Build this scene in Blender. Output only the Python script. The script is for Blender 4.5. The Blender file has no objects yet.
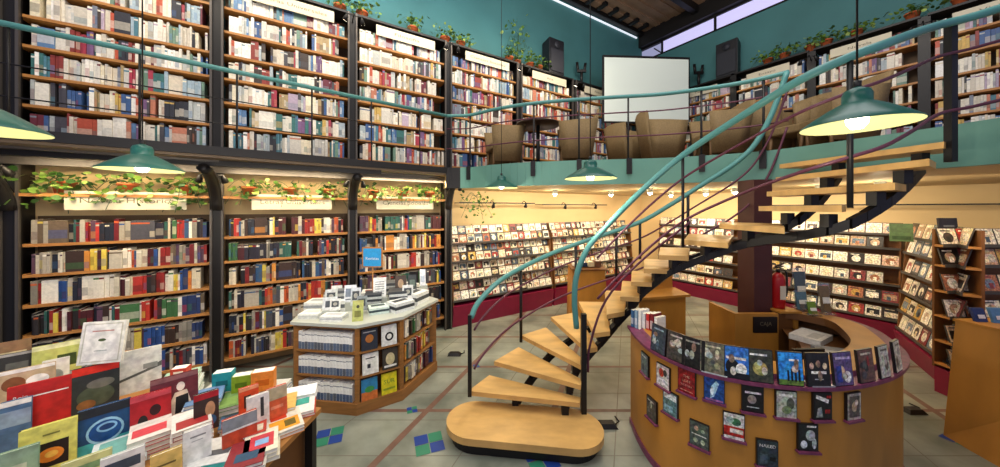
import bpy, bmesh, math, random
from mathutils import Vector, Matrix
R = random.Random(7)
F, HOR, EYE = 316.0, 208.0, 2.0
SC = bpy.context.scene
COL = SC.collection

# ------------------------------------------------------------------ materials
def srgb(h):
    if isinstance(h, str):
        c = [int(h[i:i+2], 16)/255 for i in (0, 2, 4)]
    else:
        c = list(h)
    return tuple((x/12.92 if x <= .04045 else ((x+.055)/1.055)**2.4) for x in c)
MATS = {}
def mat(name, col, rough=.55, metal=0, emit=None, estr=0, noise=0, nscale=8, stretch=None, spec=.4, bump=0, alpha=1, trans=0):
    if name in MATS: return MATS[name]
    m = bpy.data.materials.new(name); m.use_nodes = True
    nt = m.node_tree; b = nt.nodes['Principled BSDF']
    c = (*srgb(col), 1)
    b.inputs['Base Color'].default_value = c
    b.inputs['Roughness'].default_value = rough
    b.inputs['Metallic'].default_value = metal
    b.inputs['Specular IOR Level'].default_value = spec
    if emit:
        b.inputs['Emission Color'].default_value = (*srgb(emit), 1)
        b.inputs['Emission Strength'].default_value = estr
    if noise or bump:
        tc = nt.nodes.new('ShaderNodeTexCoord'); mp = nt.nodes.new('ShaderNodeMapping')
        nz = nt.nodes.new('ShaderNodeTexNoise'); nz.inputs['Scale'].default_value = nscale
        nz.inputs['Detail'].default_value = 6
        if stretch: mp.inputs['Scale'].default_value = stretch
        nt.links.new(tc.outputs['Object'], mp.inputs[0]); nt.links.new(mp.outputs[0], nz.inputs[0])
        if noise:
            mx = nt.nodes.new('ShaderNodeMix'); mx.data_type = 'RGBA'
            rp = nt.nodes.new('ShaderNodeMapRange'); rp.inputs[1].default_value = .3; rp.inputs[2].default_value = .7
            nt.links.new(nz.outputs['Fac'], rp.inputs[0]); nt.links.new(rp.outputs[0], mx.inputs[0])
            mx.inputs[6].default_value = tuple(min(1, x*(1+noise)) for x in c[:3])+(1,)
            mx.inputs[7].default_value = tuple(x*(1-noise) for x in c[:3])+(1,)
            nt.links.new(mx.outputs[2], b.inputs['Base Color'])
        if bump:
            bp = nt.nodes.new('ShaderNodeBump'); bp.inputs['Strength'].default_value = bump; bp.inputs['Distance'].default_value = .01
            nt.links.new(nz.outputs['Fac'], bp.inputs['Height']); nt.links.new(bp.outputs[0], b.inputs['Normal'])
    if alpha < 1: b.inputs['Alpha'].default_value = alpha
    if trans: b.inputs['Transmission Weight'].default_value = trans
    MATS[name] = m
    return m
def attr_mat(name, rough=.45, spec=.4):
    m = bpy.data.materials.new(name); m.use_nodes = True
    nt = m.node_tree; b = nt.nodes['Principled BSDF']
    a = nt.nodes.new('ShaderNodeVertexColor'); a.layer_name = 'Col'
    tc = nt.nodes.new('ShaderNodeTexCoord'); nz = nt.nodes.new('ShaderNodeTexNoise'); nz.inputs['Scale'].default_value = 45
    mr = nt.nodes.new('ShaderNodeMapRange'); mr.inputs[1].default_value = .3; mr.inputs[2].default_value = .7
    mr.inputs[3].default_value = .86; mr.inputs[4].default_value = 1.08
    nt.links.new(tc.outputs['Object'], nz.inputs[0]); nt.links.new(nz.outputs['Fac'], mr.inputs[0])
    mx = nt.nodes.new('ShaderNodeVectorMath'); mx.operation = 'SCALE'
    nt.links.new(a.outputs['Color'], mx.inputs[0]); nt.links.new(mr.outputs[0], mx.inputs['Scale'])
    nt.links.new(mx.outputs[0], b.inputs['Base Color'])
    b.inputs['Roughness'].default_value = rough; b.inputs['Specular IOR Level'].default_value = spec
    return m
PRINT = attr_mat('printed_paper', .5, .35)
GLOSSY = attr_mat('glossy_print', .25, .5)
def photo_mat(name, scale, rough, lo, hi):
    m = attr_mat(name, rough, .45); nt = m.node_tree
    nz = [n for n in nt.nodes if n.type == 'TEX_NOISE'][0]; nz.inputs['Scale'].default_value = scale; nz.inputs['Detail'].default_value = 5
    mr = [n for n in nt.nodes if n.type == 'MAP_RANGE'][0]; mr.inputs[3].default_value = lo; mr.inputs[4].default_value = hi; mr.inputs[1].default_value = .36; mr.inputs[2].default_value = .64
    # warm and cool drift so flat print reads as a picture
    b = nt.nodes['Principled BSDF']; sc = [n for n in nt.nodes if n.type == 'VECT_MATH'][0]
    tc = [n for n in nt.nodes if n.type == 'TEX_COORD'][0]
    n2 = nt.nodes.new('ShaderNodeTexNoise'); n2.inputs['Scale'].default_value = scale*.45; nt.links.new(tc.outputs['Object'], n2.inputs[0])
    mx = nt.nodes.new('ShaderNodeMix'); mx.data_type = 'RGBA'; mx.blend_type = 'OVERLAY'; mx.inputs[0].default_value = .45 if lo < .6 else .15
    nt.links.new(sc.outputs[0], mx.inputs[6]); nt.links.new(n2.outputs['Color'], mx.inputs[7]); nt.links.new(mx.outputs[2], b.inputs['Base Color'])
    return m
PHOTO = photo_mat('photo_print', 55, .3, .45, 1.35)
PHOTOS = photo_mat('soft_photo_print', 28, .4, .78, 1.12)
SHELFW = mat('shelf_wood', 'AE783E', .5, noise=.18, nscale=5, stretch=(1, 1, 14))
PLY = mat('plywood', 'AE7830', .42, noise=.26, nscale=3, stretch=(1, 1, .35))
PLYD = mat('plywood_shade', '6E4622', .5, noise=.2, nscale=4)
PINE = mat('pine_tread', 'C79E5E', .45, noise=.2, nscale=3.5, stretch=(1, 2.2, 1))
STEEL = mat('black_steel', '1C1A1A', .45, .3)
STEELG = mat('grey_steel', '55504C', .45, .4)
CASEBK = mat('case_back', '5A4630', .7, noise=.15)
TEAL = mat('teal_wall', '3F7274', .7, noise=.12, nscale=1.2)
TEALF = mat('teal_fascia', '5C8A7C', .5, noise=.06, nscale=3)
TEALR = mat('teal_rail', '4E8884', .35)
LAMPG = mat('lamp_green', '1C564C', .3)
LAMPI = mat('lamp_inner', '6A6842', .5, emit='E8E49A', estr=.62)
BULB = mat('bulb', 'FFFFFF', .5, emit='FFF6DC', estr=14)
SPOTE = mat('spot_glow', 'FFFFFF', .5, emit='FFF0D0', estr=18)
CREAM = mat('cream_wall', 'D4B988', .8, noise=.05, nscale=2)
CREAMC = mat('cream_ceiling', 'C8AC7C', .8)
MAG = mat('magenta_base', '7E1236', .5, noise=.08)
PURP = mat('purple_rim', '6E3350', .4, noise=.3, nscale=20)
PLUM = mat('plum_rail', '5A2E3E', .4, .2)
BROWNC = mat('brown_column', '4A2420', .55, noise=.2, nscale=2)
SIGNW = mat('sign_board', 'D2CAB0', .6)
INK = mat('ink', '6E6450', .6)
INKW = mat('white_ink', 'F2EEE6', .6)
TERRA = mat('terracotta', 'B4582E', .7, noise=.15)
TAN = mat('tan_weave', '75603E', .75, noise=.18, nscale=60, bump=.3)
TANL = mat('tan_leg', '6E5232', .6)
DARKT = mat('dark_tabletop', '2A1A14', .35)
SCREENM = mat('projection_cloth', 'DDE8DE', .8)
SPKM = mat('speaker_black', '15161C', .5, noise=.1)
SPKG = mat('speaker_grille', '24262E', .6)
WHITE = mat('white_laminate', 'B8BCB2', .25)
WHITEP = mat('white_paper', 'F1F0EA', .6)
REDX = mat('extinguisher_red', 'A01418', .3)
ROOFM = mat('roof_sheet', '8A6E56', .6, 0, noise=.2, nscale=3)
DRK = mat('dark_void', '120E0C', .9)
def glass(name, col=(.9, .95, 1), a=.25):
    m = bpy.data.materials.new(name); m.use_nodes = True
    nt = m.node_tree; nt.nodes.remove(nt.nodes['Principled BSDF'])
    o = nt.nodes['Material Output']; t = nt.nodes.new('ShaderNodeBsdfTransparent'); g = nt.nodes.new('ShaderNodeBsdfGlossy')
    g.inputs['Roughness'].default_value = .08; mx = nt.nodes.new('ShaderNodeMixShader'); mx.inputs[0].default_value = a
    t.inputs['Color'].default_value = (*col, 1)
    nt.links.new(t.outputs[0], mx.inputs[1]); nt.links.new(g.outputs[0], mx.inputs[2]); nt.links.new(mx.outputs[0], o.inputs[0])
    return m
ACRY = glass('acrylic', (.88, .92, .92), .15)
PANE = mat('window_sky_glow', 'B8B4D8', .3, emit='C4C0F0', estr=.75)  # brightness of the sky put into the pane as violet emission
LEAFS = []
for i, c in enumerate(['4A6E2A', '6C8A34', '2E4E20', '8AA050']):
    LEAFS.append(mat('leaf_%d' % i, c, .5, noise=.2, nscale=30))

# ------------------------------------------------------------------ mesh helpers
class MB:
    def __init__(s): s.v = []; s.f = []; s.m = []; s.c = []; s.mats = []; s.smooth = []
    def mi(s, m):
        if m not in s.mats: s.mats.append(m)
        return s.mats.index(m)
    def face(s, pts, m, c=(1, 1, 1), sm=False):
        n = len(s.v); s.v += [tuple(p) for p in pts]; s.f.append(list(range(n, n+len(pts))))
        s.m.append(s.mi(m)); s.c.append(c); s.smooth.append(sm)
    def mesh_part(s, vs, fs, m, c=(1, 1, 1), sm=True):
        n = len(s.v); s.v += [tuple(p) for p in vs]; k = s.mi(m)
        for f in fs:
            s.f.append([n+i for i in f]); s.m.append(k); s.c.append(c); s.smooth.append(sm)
    def hexa(s, P, m, c=(1, 1, 1)):   # P: 4 bottom then 4 top
        s.mesh_part(P, [(3, 2, 1, 0), (4, 5, 6, 7), (0, 1, 5, 4), (1, 2, 6, 5), (2, 3, 7, 6), (3, 0, 4, 7)], m, c, False)
    def box(s, o, u, v, w, m, c=(1, 1, 1)):   # origin corner and three edge vectors
        o, u, v, w = map(Vector, (o, u, v, w))
        s.hexa([o, o+u, o+u+v, o+v, o+w, o+u+w, o+u+v+w, o+v+w], m, c)
    def cbox(s, x0, x1, y0, y1, z0, z1, m, c=(1, 1, 1)):
        s.box((x0, y0, z0), (x1-x0, 0, 0), (0, y1-y0, 0), (0, 0, z1-z0), m, c)
    def tube(s, pts, r, m, n=8, c=(1, 1, 1), cap=True, rr=None):
        pts = [Vector(p) for p in pts]; rings = []
        prev = None
        for i, p in enumerate(pts):
            t = (pts[min(i+1, len(pts)-1)]-pts[max(i-1, 0)]).normalized()
            if prev is None:
                a = Vector((0, 0, 1)) if abs(t.z) < .9 else Vector((1, 0, 0))
                u = t.cross(a).normalized()
            else:
                u = (prev-t*prev.dot(t)).normalized()
            prev = u; v = t.cross(u)
            q = rr[i] if rr else r
            rings.append([p+u*math.cos(2*math.pi*k/n)*q+v*math.sin(2*math.pi*k/n)*q for k in range(n)])
        vs = [q for g in rings for q in g]; fs = []
        for i in range(len(rings)-1):
            for k in range(n):
                a = i*n+k; b = i*n+(k+1) % n
                fs.append((a, b, b+n, a+n))
        if cap:
            fs.append(tuple(range(n))[::-1]); fs.append(tuple((len(rings)-1)*n+k for k in range(n)))
        s.mesh_part(vs, fs, m, c, True)
    def lathe(s, prof, m, ctr=(0, 0, 0), n=32, c=(1, 1, 1)):
        vs = []; fs = []
        for r, z in prof:
            for k in range(n):
                a = 2*math.pi*k/n; vs.append((ctr[0]+r*math.cos(a), ctr[1]+r*math.sin(a), ctr[2]+z))
        for i in range(len(prof)-1):
            for k in range(n):
                a = i*n+k; b = i*n+(k+1) % n
                fs.append((a, b, b+n, a+n))
        s.mesh_part(vs, fs, m, c, True)
    def prism(s, poly, z0, z1, m, c=(1, 1, 1), mside=None):
        n = len(poly)
        lo = [(p[0], p[1], z0) for p in poly]; hi = [(p[0], p[1], z1) for p in poly]
        s.face(hi, m, c); s.face(lo[::-1], m, c)
        for i in range(n):
            j = (i+1) % n
            s.face([lo[i], lo[j], hi[j], hi[i]], mside or m, c)
    def build(s, name, parent=None, loc=None, bevel=0):
        me = bpy.data.meshes.new(name); me.from_pydata(s.v, [], s.f)
        for m in s.mats: me.materials.append(m)
        me.polygons.foreach_set('material_index', s.m)
        me.polygons.foreach_set('use_smooth', s.smooth)
        ca = me.color_attributes.new('Col', 'BYTE_COLOR', 'CORNER')
        buf = []
        for f, c in zip(s.f, s.c): buf += [c[0], c[1], c[2], 1.0]*len(f)
        ca.data.foreach_set('color', buf)
        me.update()
        o = bpy.data.objects.new(name, me); COL.objects.link(o)
        if parent: o.parent = parent
        if loc is not None:
            o.location = loc
        if bevel:
            b = o.modifiers.new('b', 'BEVEL'); b.width = bevel; b.segments = 2; b.limit_method = 'ANGLE'
        return o
def recenter(o, loc):
    """move the mesh origin of a top-level object to loc"""
    loc = Vector(loc); o.data.transform(Matrix.Translation(-loc)); o.location = loc
    return o
def tag(o, label=None, cat=None, group=None, kind=None):
    if label: o['label'] = label
    if cat: o['category'] = cat
    if group: o['group'] = group
    if kind: o['kind'] = kind
    return o
def thing(name, loc, label, cat, group=None, rz=0):
    o = bpy.data.objects.new(name, None); COL.objects.link(o); o.empty_display_size = .1
    o.location = loc; o.rotation_euler = (0, 0, rz)
    return tag(o, label, cat, group)
def structure(mb, name):
    o = mb.build(name); o['kind'] = 'structure'; return o
def at(px, py, Y): return Vector(((px-500)/F*Y, Y, EYE-(py-HOR)/F*Y))
def atz(px, py, z):
    Y = F*(EYE-z)/(py-HOR); return Vector(((px-500)/F*Y, Y, z))
def col(h, j=.0):
    c = srgb(h); k = 1+R.uniform(-j, j)
    return tuple(min(1, x*k) for x in c)
_tc = {}
def text_mesh(s):
    if s in _tc: return _tc[s]
    cu = bpy.data.curves.new('t', 'FONT'); cu.body = s; cu.size = 1; cu.align_x = 'CENTER'; cu.align_y = 'CENTER'; cu.resolution_u = 2
    o = bpy.data.objects.new('t', cu); COL.objects.link(o)
    dg = bpy.context.evaluated_depsgraph_get(); dg.update()
    me = bpy.data.meshes.new_from_object(o.evaluated_get(dg))
    r = ([v.co.copy() for v in me.vertices], [tuple(p.vertices) for p in me.polygons])
    w = max(v.x for v in r[0])-min(v.x for v in r[0])
    bpy.data.objects.remove(o); bpy.data.curves.remove(cu); bpy.data.meshes.remove(me)
    _tc[s] = (r[0], r[1], w); return _tc[s]
def put_text(mb, s, ctr, u, v, width, m, maxh=None, c=(1, 1, 1)):
    vs, fs, w = text_mesh(s); k = width/w
    u = Vector(u).normalized(); v = Vector(v).normalized(); ky = k if maxh is None else maxh/.72
    mb.mesh_part([Vector(ctr)+u*(p.x*k)+v*(p.y*ky) for p in vs], fs, m, c, False)

# cover art: base rectangle on a face plus patches; o = lower-left corner, u,v unit dirs, n outward
def art(mb, o, u, v, n, w, h, base, patches, m=None):
    m = m or PRINT
    o, u, v, n = map(Vector, (o, u, v, n))
    def q(x0, y0, x1, y1, c, lift):
        b = o+n*lift
        mb.face([b+u*x0*w+v*y0*h, b+u*x1*w+v*y0*h, b+u*x1*w+v*y1*h, b+u*x0*w+v*y1*h], m, c)
    q(0, 0, 1, 1, base, .0012)
    for i, p in enumerate(patches):
        L = .0018+.0003*i
        if p[0] == 'r': q(p[1], p[2], p[3], p[4], p[5], L)
        elif p[0] == 'e':
            _, cx, cy, rx, ry, c = p; b = o+n*L
            mb.face([b+u*(cx+rx*math.cos(a*math.pi/10))*w+v*(cy+ry*math.sin(a*math.pi/10))*h for a in range(20)], m, c)
        elif p[0] == 't':
            _, s_, cx, cy, tw, c = p
            put_text(mb, s_, o+n*L+u*cx*w+v*cy*h, u, v, tw*w, m, c=c)
        elif p[0] == 'p':
            b = o+n*L; mb.face([b+u*x*w+v*y*h for x, y in p[1]], m, p[2])

PAL_UP = ['E4DDCB', 'D2CAB8', 'C6C2B8', 'DAD4C6', 'B8BCB8', 'EAE4D4', 'A8B4B8', 'E9E2D0', 'DCD3BE', 'F0EBDD', 'E4DCCB', 'CFC6B4', 'BFC3BE', 'E8DDC0', 'D6C9B2', '9FB3BE', '5C7FA6', '3F5C8A', '8C3A34', 'B5523A', '2F3038', '453A34', '6F8C7A', '3E6F6C', 'C8A65A', 'A03848', 'B8A6B8', '7E8490', 'F4F1E8', 'EDE6D6', 'E2D9C8', '4C4A50', '7A5A80', 'C07A60', '4E7C8A', 'A8926A', '6A2E3A']
PAL_LO = ['1E1C22', '262430', '2E2A2A', '3A2A24', '4A1E22', '6A1E22', '8E2420', 'B0332A', 'C25A2C', 'D08A3A', 'D8C050', '2A3A66', '2C4E8A', '34557A', '2E5A50', '3E6A40', 'D8D2C0', 'C6BEAA', 'E6E0D0', 'B8B0A0', 'EDE8DC', '6A5A48', '5A3E50', '8A8478', '4A4A52', 'D9CDB0', 'A8A090', '232733']
CNAME = {'white': (235, 230, 218), 'cream': (222, 208, 178), 'grey': (140, 138, 136), 'black': (30, 28, 32), 'dark brown': (64, 44, 38), 'dark red': (110, 30, 34), 'red': (176, 50, 42), 'orange': (200, 110, 60), 'yellow': (214, 190, 90), 'navy blue': (44, 60, 104), 'mid blue': (88, 124, 164), 'pale blue': (160, 180, 190), 'green': (66, 106, 72), 'teal': (56, 108, 106), 'purple': (110, 80, 120), 'tan': (168, 146, 106), 'mauve': (184, 166, 184)}
def cname(h):
    r = [int(h[i:i+2], 16) for i in (0, 2, 4)]
    return min(CNAME, key=lambda k: sum((a-b)**2 for a, b in zip(CNAME[k], r)))
ORD = ['first', 'second', 'third', 'fourth', 'fifth', 'sixth', 'seventh', 'eighth', 'ninth', 'tenth', 'eleventh', 'twelfth', 'thirteenth', 'fourteenth', 'fifteenth', 'sixteenth', 'seventeenth', 'eighteenth', 'nineteenth', 'twentieth']
TENS = {20: 'twenty', 30: 'thirty', 40: 'forty', 50: 'fifty', 60: 'sixty'}
def ordn(i):
    if i < 20: return ORD[i]
    n = i+1; t = n//10*10
    return {20: 'twentieth', 30: 'thirtieth', 40: 'fortieth', 50: 'fiftieth', 60: 'sixtieth'}[t] if n == t else TENS[t]+'-'+ORD[n-t-1]

# ------------------------------------------------------------------ frames of the two walls
P0 = Vector((-4.525, 2.93, 0)); DL = Vector((.846, .533, 0)).normalized(); NL = Vector((.533, -.846, 0)).normalized()
CR = Vector((3.735, 8.14, 0)); DR = Vector((.535, -.845, 0)).normalized(); NR = Vector((-.845, -.535, 0)).normalized()
BAY = 1.44
Z = Vector((0, 0, 1))
def WL(n, d, z): return P0+DL*(n*BAY)+NL*d+Z*z
def WR(t, d, z): return CR+DR*t+NR*d+Z*z
DEP = .27
RT = [.8, 1.97, 3.14, 4.31, 5.48, 6.65]
RNU = len(RT)

# ------------------------------------------------------------------ setting
def wallbox(name, p, q, n, z0, z1, m, th=.12):
    mb = MB(); p = Vector((p[0], p[1], z0)); q = Vector((q[0], q[1], z0))
    mb.box(p, q-p, -n*th, Z*(z1-z0), m); return structure(mb, name)
BK = DEP+.03
cornerw = WL(6.75, -BK, 0)
wallbox('wall_left', WL(-2.2, -BK, 0), WL(7.0, -BK, 0), NL, 2.46, 6.7, TEAL)
wallbox('wall_left_lower', WL(-2.2, -BK, 0), WL(7.0, -BK, 0), NL, 0, 2.46, CREAM)
wallbox('wall_right', WR(-.5, -BK, 0), WR(8.6, -BK, 0), NR, 2.46, 5.95, TEAL)
wallbox('wall_right_lower', WR(-.5, -BK, 0), WR(8.6, -BK, 0), NR, 0, 2.46, CREAM)
# window strip under the roof on the right wall
mb = MB()
for t0 in [0.25+i*1.22 for i in range(6)]:
    mb.box(WR(t0, -BK-.05, 5.95), DR*.05, NR*.05, Z*.32, STEEL)
mb.box(WR(-.5, -BK-.06, 5.93), DR*9, NR*.08, Z*.03, STEEL)
mb.box(WR(-.5, -BK-.06, 6.25), DR*9, NR*.08, Z*.04, STEEL)
for i in range(14):   # truss diagonals beyond the pane
    a = WR(.3+i*.55, -BK-.35, 5.9); b = WR(.3+i*.55+(.45 if i % 2 else -.45), -BK-.35, 6.35)
    mb.tube([a, b], .018, STEELG, 6)
structure(mb, 'window_1')
mb = MB()
a = WR(.28, -BK-.02, 5.97)
mb.face([a, a+DR*7.5, a+DR*7.5+Z*.28, a+Z*.28], PANE)
structure(mb, 'window_1_pane')
# roof sheet with ribs and beams
mb = MB()
for i in range(70):
    t = i*.13
    a = WR(t-.6, -BK-.1, 6.66 if i % 2 else 6.63)
    mb.box(a, DR*.13, NR*10.5, Z*.08, ROOFM)
structure(mb, 'ceiling')
mb = MB()
for t in (1.1, 3.4, 5.7):
    mb.box(WR(t, -BK, 6.46), DR*.12, NR*10.3, Z*.18, STEEL)
mb.box(WL(-2, -BK+.05, 6.56), DL*12.9, NL*.1, Z*.1, STEEL)
for i in range(22):
    mb.box(WL(1.0+i*.27, -BK+.2, 6.58), DL*.09, NL*.25, Z*.08, STEEL)
mb.box(WR(-.4, -BK+.02, 6.29), DR*8.8, NR*.12, Z*.36, STEEL)
structure(mb, 'trim_1')
mb = MB()   # pale metal flashing atop the left wall, daylight put in as glow
GAP = mat('flashing_daylight_glow', 'E8EEF4', .5, emit='EAF2FF', estr=.8)
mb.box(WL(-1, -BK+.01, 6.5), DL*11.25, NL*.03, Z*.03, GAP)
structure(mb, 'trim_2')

# floor
def floor_material():
    m = bpy.data.materials.new('floor_stone'); m.use_nodes = True; nt = m.node_tree; b = nt.nodes['Principled BSDF']
    tc = nt.nodes.new('ShaderNodeTexCoord'); nz = nt.nodes.new('ShaderNodeTexNoise'); nz.inputs['Scale'].default_value = 2.2; nz.inputs['Detail'].default_value = 8
    cr = nt.nodes.new('ShaderNodeValToRGB'); cr.color_ramp.elements[0].position = .35; cr.color_ramp.elements[1].position = .68
    cr.color_ramp.elements[0].color = (*srgb('62685E'), 1); cr.color_ramp.elements[1].color = (*srgb('95998C'), 1)
    nt.links.new(tc.outputs['Object'], nz.inputs[0]); nt.links.new(nz.outputs['Fac'], cr.inputs[0]); nt.links.new(cr.outputs[0], b.inputs['Base Color'])
    b.inputs['Roughness'].default_value = .28
    n2 = nt.nodes.new('ShaderNodeTexNoise'); n2.inputs['Scale'].default_value = 1.5; nt.links.new(tc.outputs['Object'], n2.inputs[0])
    return m
FLOORM = floor_material()
STRIP = mat('terracotta_strip', '705448', .4, noise=.2, nscale=10)
GROUT = mat('grout', '6E6A5E', .6)
MBL = mat('mosaic_blue', '1E3C86', .3); MGR = mat('mosaic_green', '2E7A5E', .3)
mb = MB(); mb.cbox(-9, 13, -3, 11, -.1, 0, FLOORM)
def strip(p, q, w, m, z=.0015):
    p = Vector((*p, z)); q = Vector((*q, z)); d = (q-p).normalized(); s = Vector((-d.y, d.x, 0))*w/2
    mb.face([p-s, q-s, q+s, p+s], m)
for k in range(-3, 7):
    x0 = -1.0+k*1.25
    strip((x0-.42*2.0+.1, .6), (x0+.42*4.6, 7.2), .06, STRIP)
for y in (2.2, 3.12, 3.98, 4.9, 5.9):
    strip((-6, y), (8, y), .045, STRIP, .0012)
for k in range(-6, 14):
    x0 = -1.0+k*.625
    strip((x0-.74, .6), (x0+1.93, 7.2), .008, GROUT, .0009)
for k in range(26):
    strip((-6, .4+k*.43), (8, .4+k*.43), .008, GROUT, .0009)
def mosaic(cx, cy, s, rot=.35):
    u = Vector((math.cos(rot), math.sin(rot), 0))*s; v = Vector((-math.sin(rot), math.cos(rot), 0))*s
    c = Vector((cx, cy, .003))
    for i in (-1, 0):
        for j in (-1, 0):
            a = c+u*i+v*j
            mb.face([a, a+u*.94, a+u*.94+v*.94, a+v*.94], MBL if (i+j) % 2 else MGR)
mosaic(-1.49, 2.77, .11); mosaic(-.6, 2.69, .12); mosaic(.33, 2.52, .12); mosaic(-.87, 3.13, .05)
mosaic(3.95, 2.72, .09); mosaic(-.3, 4.0, .04); mosaic(-.2, 3.55, .05)
structure(mb, 'floor')

# mezzanine
def catmull(pts, k=6):
    pts = [Vector(p) for p in pts]; out = []
    P = [pts[0]*2-pts[1]]+pts+[pts[-1]*2-pts[-2]]
    for i in range(1, len(P)-2):
        for j in range(k):
            t = j/k; a, b, c, d = P[i-1], P[i], P[i+1], P[i+2]
            out.append(.5*((2*b)+(c-a)*t+(2*a-5*b+4*c-d)*t*t+(3*b-a-3*c+d)*t**3))
    out.append(pts[-1]); return out
ZM, ZB = 2.6, 2.3
EDGE = catmull([(-.81, 4.8, 0), (-.45, 4.76, 0), (-.1, 4.5, 0), (.35, 4.26, 0), (.9, 4.1, 0), (1.5, 3.98, 0), (2.0, 3.88, 0), (2.45, 3.68, 0), (2.75, 3.5, 0), (2.97, 3.25, 0), (3.15, 2.85, 0), (3.3, 2.5, 0), (3.42, 2.1, 0), (3.5, 1.6, 0)], 5)
EW0 = Vector((-5.6, .91, 0)); EW1 = Vector((-.81, 4.8, 0))
# main slab as a strip of quads (edge point -> wall point), simple polygon
poly = [tuple(p[:2]) for p in EDGE]
back = [WR(6.9, -BK+.01, 0), WR(-.02, -BK+.01, 0), WL(6.9, -BK+.01, 0), WL(3.05, -BK+.01, 0)]
corner = cornerw
full = poly+[tuple(WR(7.1, -BK+.01, 0)[:2]), (corner.x, corner.y), tuple(WL(3.02, -BK+.01, 0)[:2])]
mb = MB(); mb.prism(full, ZB+.02, ZM-.02, CREAMC)
structure(mb, 'ceiling_lower')
mb = MB(); mb.prism(full, ZM-.02, ZM, mat('mezz_floor', '7A6248', .5, noise=.1)); structure(mb, 'floor_upper')
mb = MB()
for i in range(0, len(EDGE)-1):
    a, b = EDGE[i], EDGE[i+1]; t = (b-a).normalized(); n = Vector((t.y, -t.x, 0))
    A0 = a-n*.0; B0 = b-n*.0
    mb.hexa([A0+Z*ZB+n*.04, B0+Z*ZB+n*.04, B0+Z*ZB-n*.02, A0+Z*ZB-n*.02, A0+Z*(ZM+.01)+n*.04, B0+Z*(ZM+.01)+n*.04, B0+Z*(ZM+.01)-n*.02, A0+Z*(ZM+.01)-n*.02], TEALF if i > 2 else STEEL)
structure(mb, 'trim_3')
# narrow gallery along the left wall
g = [EW0, EW1, WL(3.02, -BK+.01, 0), WL(-1.9, -BK+.01, 0)]
mb = MB(); mb.prism([tuple(p[:2]) for p in g], ZM-.1, ZM, mat('gallery_deck', '6A5A48', .6)); structure(mb, 'floor_gallery')
mb = MB()
dE = (EW1-EW0); n = Vector((dE.y, -dE.x, 0)).normalized()
mb.box(EW0+Z*(ZM-.075), dE, n*.04, Z*.085, STEEL)
mb.box(EW0+Z*(ZM-.12)-n*.25, dE, n*.05, Z*.03, STEELG)
mb.box(WL(-1.9, .05, ZM-.2), DL*(4.92*BAY), NL*.08, Z*.12, STEELG)
mb.box(WL(-1.9, .45, ZM-.16), DL*(4.1*BAY), NL*.06, Z*.08, STEEL)
structure(mb, 'trim_4')

# steel columns on the left wall (full height) and on the right (upper)
for i in range(-1, 7):
    mb = MB(); w = .06
    z0 = 0 if i <= 3 else ZM+.0
    mb.box(WL(i, .0, z0)-DL*w, DL*w*2, NL*.025, Z*(4.74-z0), STEEL)
    mb.box(WL(i, -DEP, z0)-DL*.015, DL*.03, NL*(DEP+.0), Z*(4.74-z0), STEEL)
    mb.box(WL(i, .025, z0)-DL*w, DL*.02, NL*.03, Z*(4.74-z0), STEELG)
    mb.box(WL(i, .025, z0)+DL*(w-.02), DL*.02, NL*.03, Z*(4.74-z0), STEELG)
    if i <= 3:  # curved cantilever bracket under the gallery
        c = []
        L = .75-.12*max(i, 0)
        for k in range(9):
            a = k/8*math.pi/2
            c.append(WL(i, .06+L*(1-math.cos(a))*.9, 1.98+.42*math.sin(a)))
        for s in (-.035, .035):
            mb.tube([p+DL*s for p in c], .022, STEEL, 8)
        mb.tube(c, .05, STEEL, 8)
    o = structure(mb, 'column')
for i, t in enumerate(RT):
    mb = MB(); w = .055
    mb.box(WR(t, 0, ZM)-DR*w, DR*w*2, NR*.025, Z*(4.72-ZM), STEEL)
    mb.box(WR(t, -DEP, ZM)-DR*.015, DR*.03, NR*DEP, Z*(4.72-ZM), STEEL)
    structure(mb, 'column')

# ------------------------------------------------------------------ bookcases and books
UPZ = [2.7+.28*k for k in range(7)]
LOZ = [.21, .5, .79, 1.08, 1.37, 1.66]
books = []     # candidates: dict(frame,u,z,w,h,d,colours,label,area)
def project(p): return (500+F*p.x/p.y, HOR-F*(p.z-EYE)/p.y) if p.y > .2 else (9999, 9999)
SIGNTXT = ['Historia', 'Letras Universales', 'Filosofia', 'Ciencias Sociales', 'Arte', 'Poesia', 'Teatro', 'Ensayo', 'Novela', 'Viajes', 'Cine', 'Musica']
sti = [0]
def bookcase(W, D, N, a0, a1, zs, ztop, name, where, sign=None, wood=SHELFW, back_m=CASEBK, top=None):
    """a0,a1 in metres along the wall frame W(a,d,z)"""
    t = thing('bookcase', W((a0+a1)/2, -DEP/2, zs[0]-.03), name, 'bookcase', where)
    inv = t.location
    def part(nm, mb_):
        o = mb_.build(nm, t); o.data.transform(Matrix.Translation(-inv)); return o
    mb = MB(); mb.box(W(a0, -DEP-.01, zs[0]), D*(a1-a0), N*.01, Z*((ztop if ztop > 3 else 1.92)-zs[0]), back_m); part('back_panel', mb)
    for z in zs:
        mb = MB(); mb.box(W(a0, -DEP, z-.028), D*(a1-a0), N*(DEP+.005), Z*.028, wood); part('shelf', mb)
    if top:
        mb = MB(); mb.box(W(a0, -DEP, top-.03), D*(a1-a0), N*(DEP+.05), Z*.03, STEEL if top > 3 else wood); part('top_board', mb)
    if sign:
        s0, s1, z0, z1, txt = sign
        mb = MB(); mb.box(W(s0, .02, z0), D*(s1-s0), N*.012, Z*(z1-z0), SIGNW)
        so = part('sign', mb)
        mb = MB(); put_text(mb, txt, W((s0+s1)/2, .034, (z0+z1)/2), D, Z, min((s1-s0)*.8, len(txt)*.042), INK, maxh=(z1-z0)*.3)
        lo = part('lettering', mb); lo.parent = so
    return t
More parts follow.
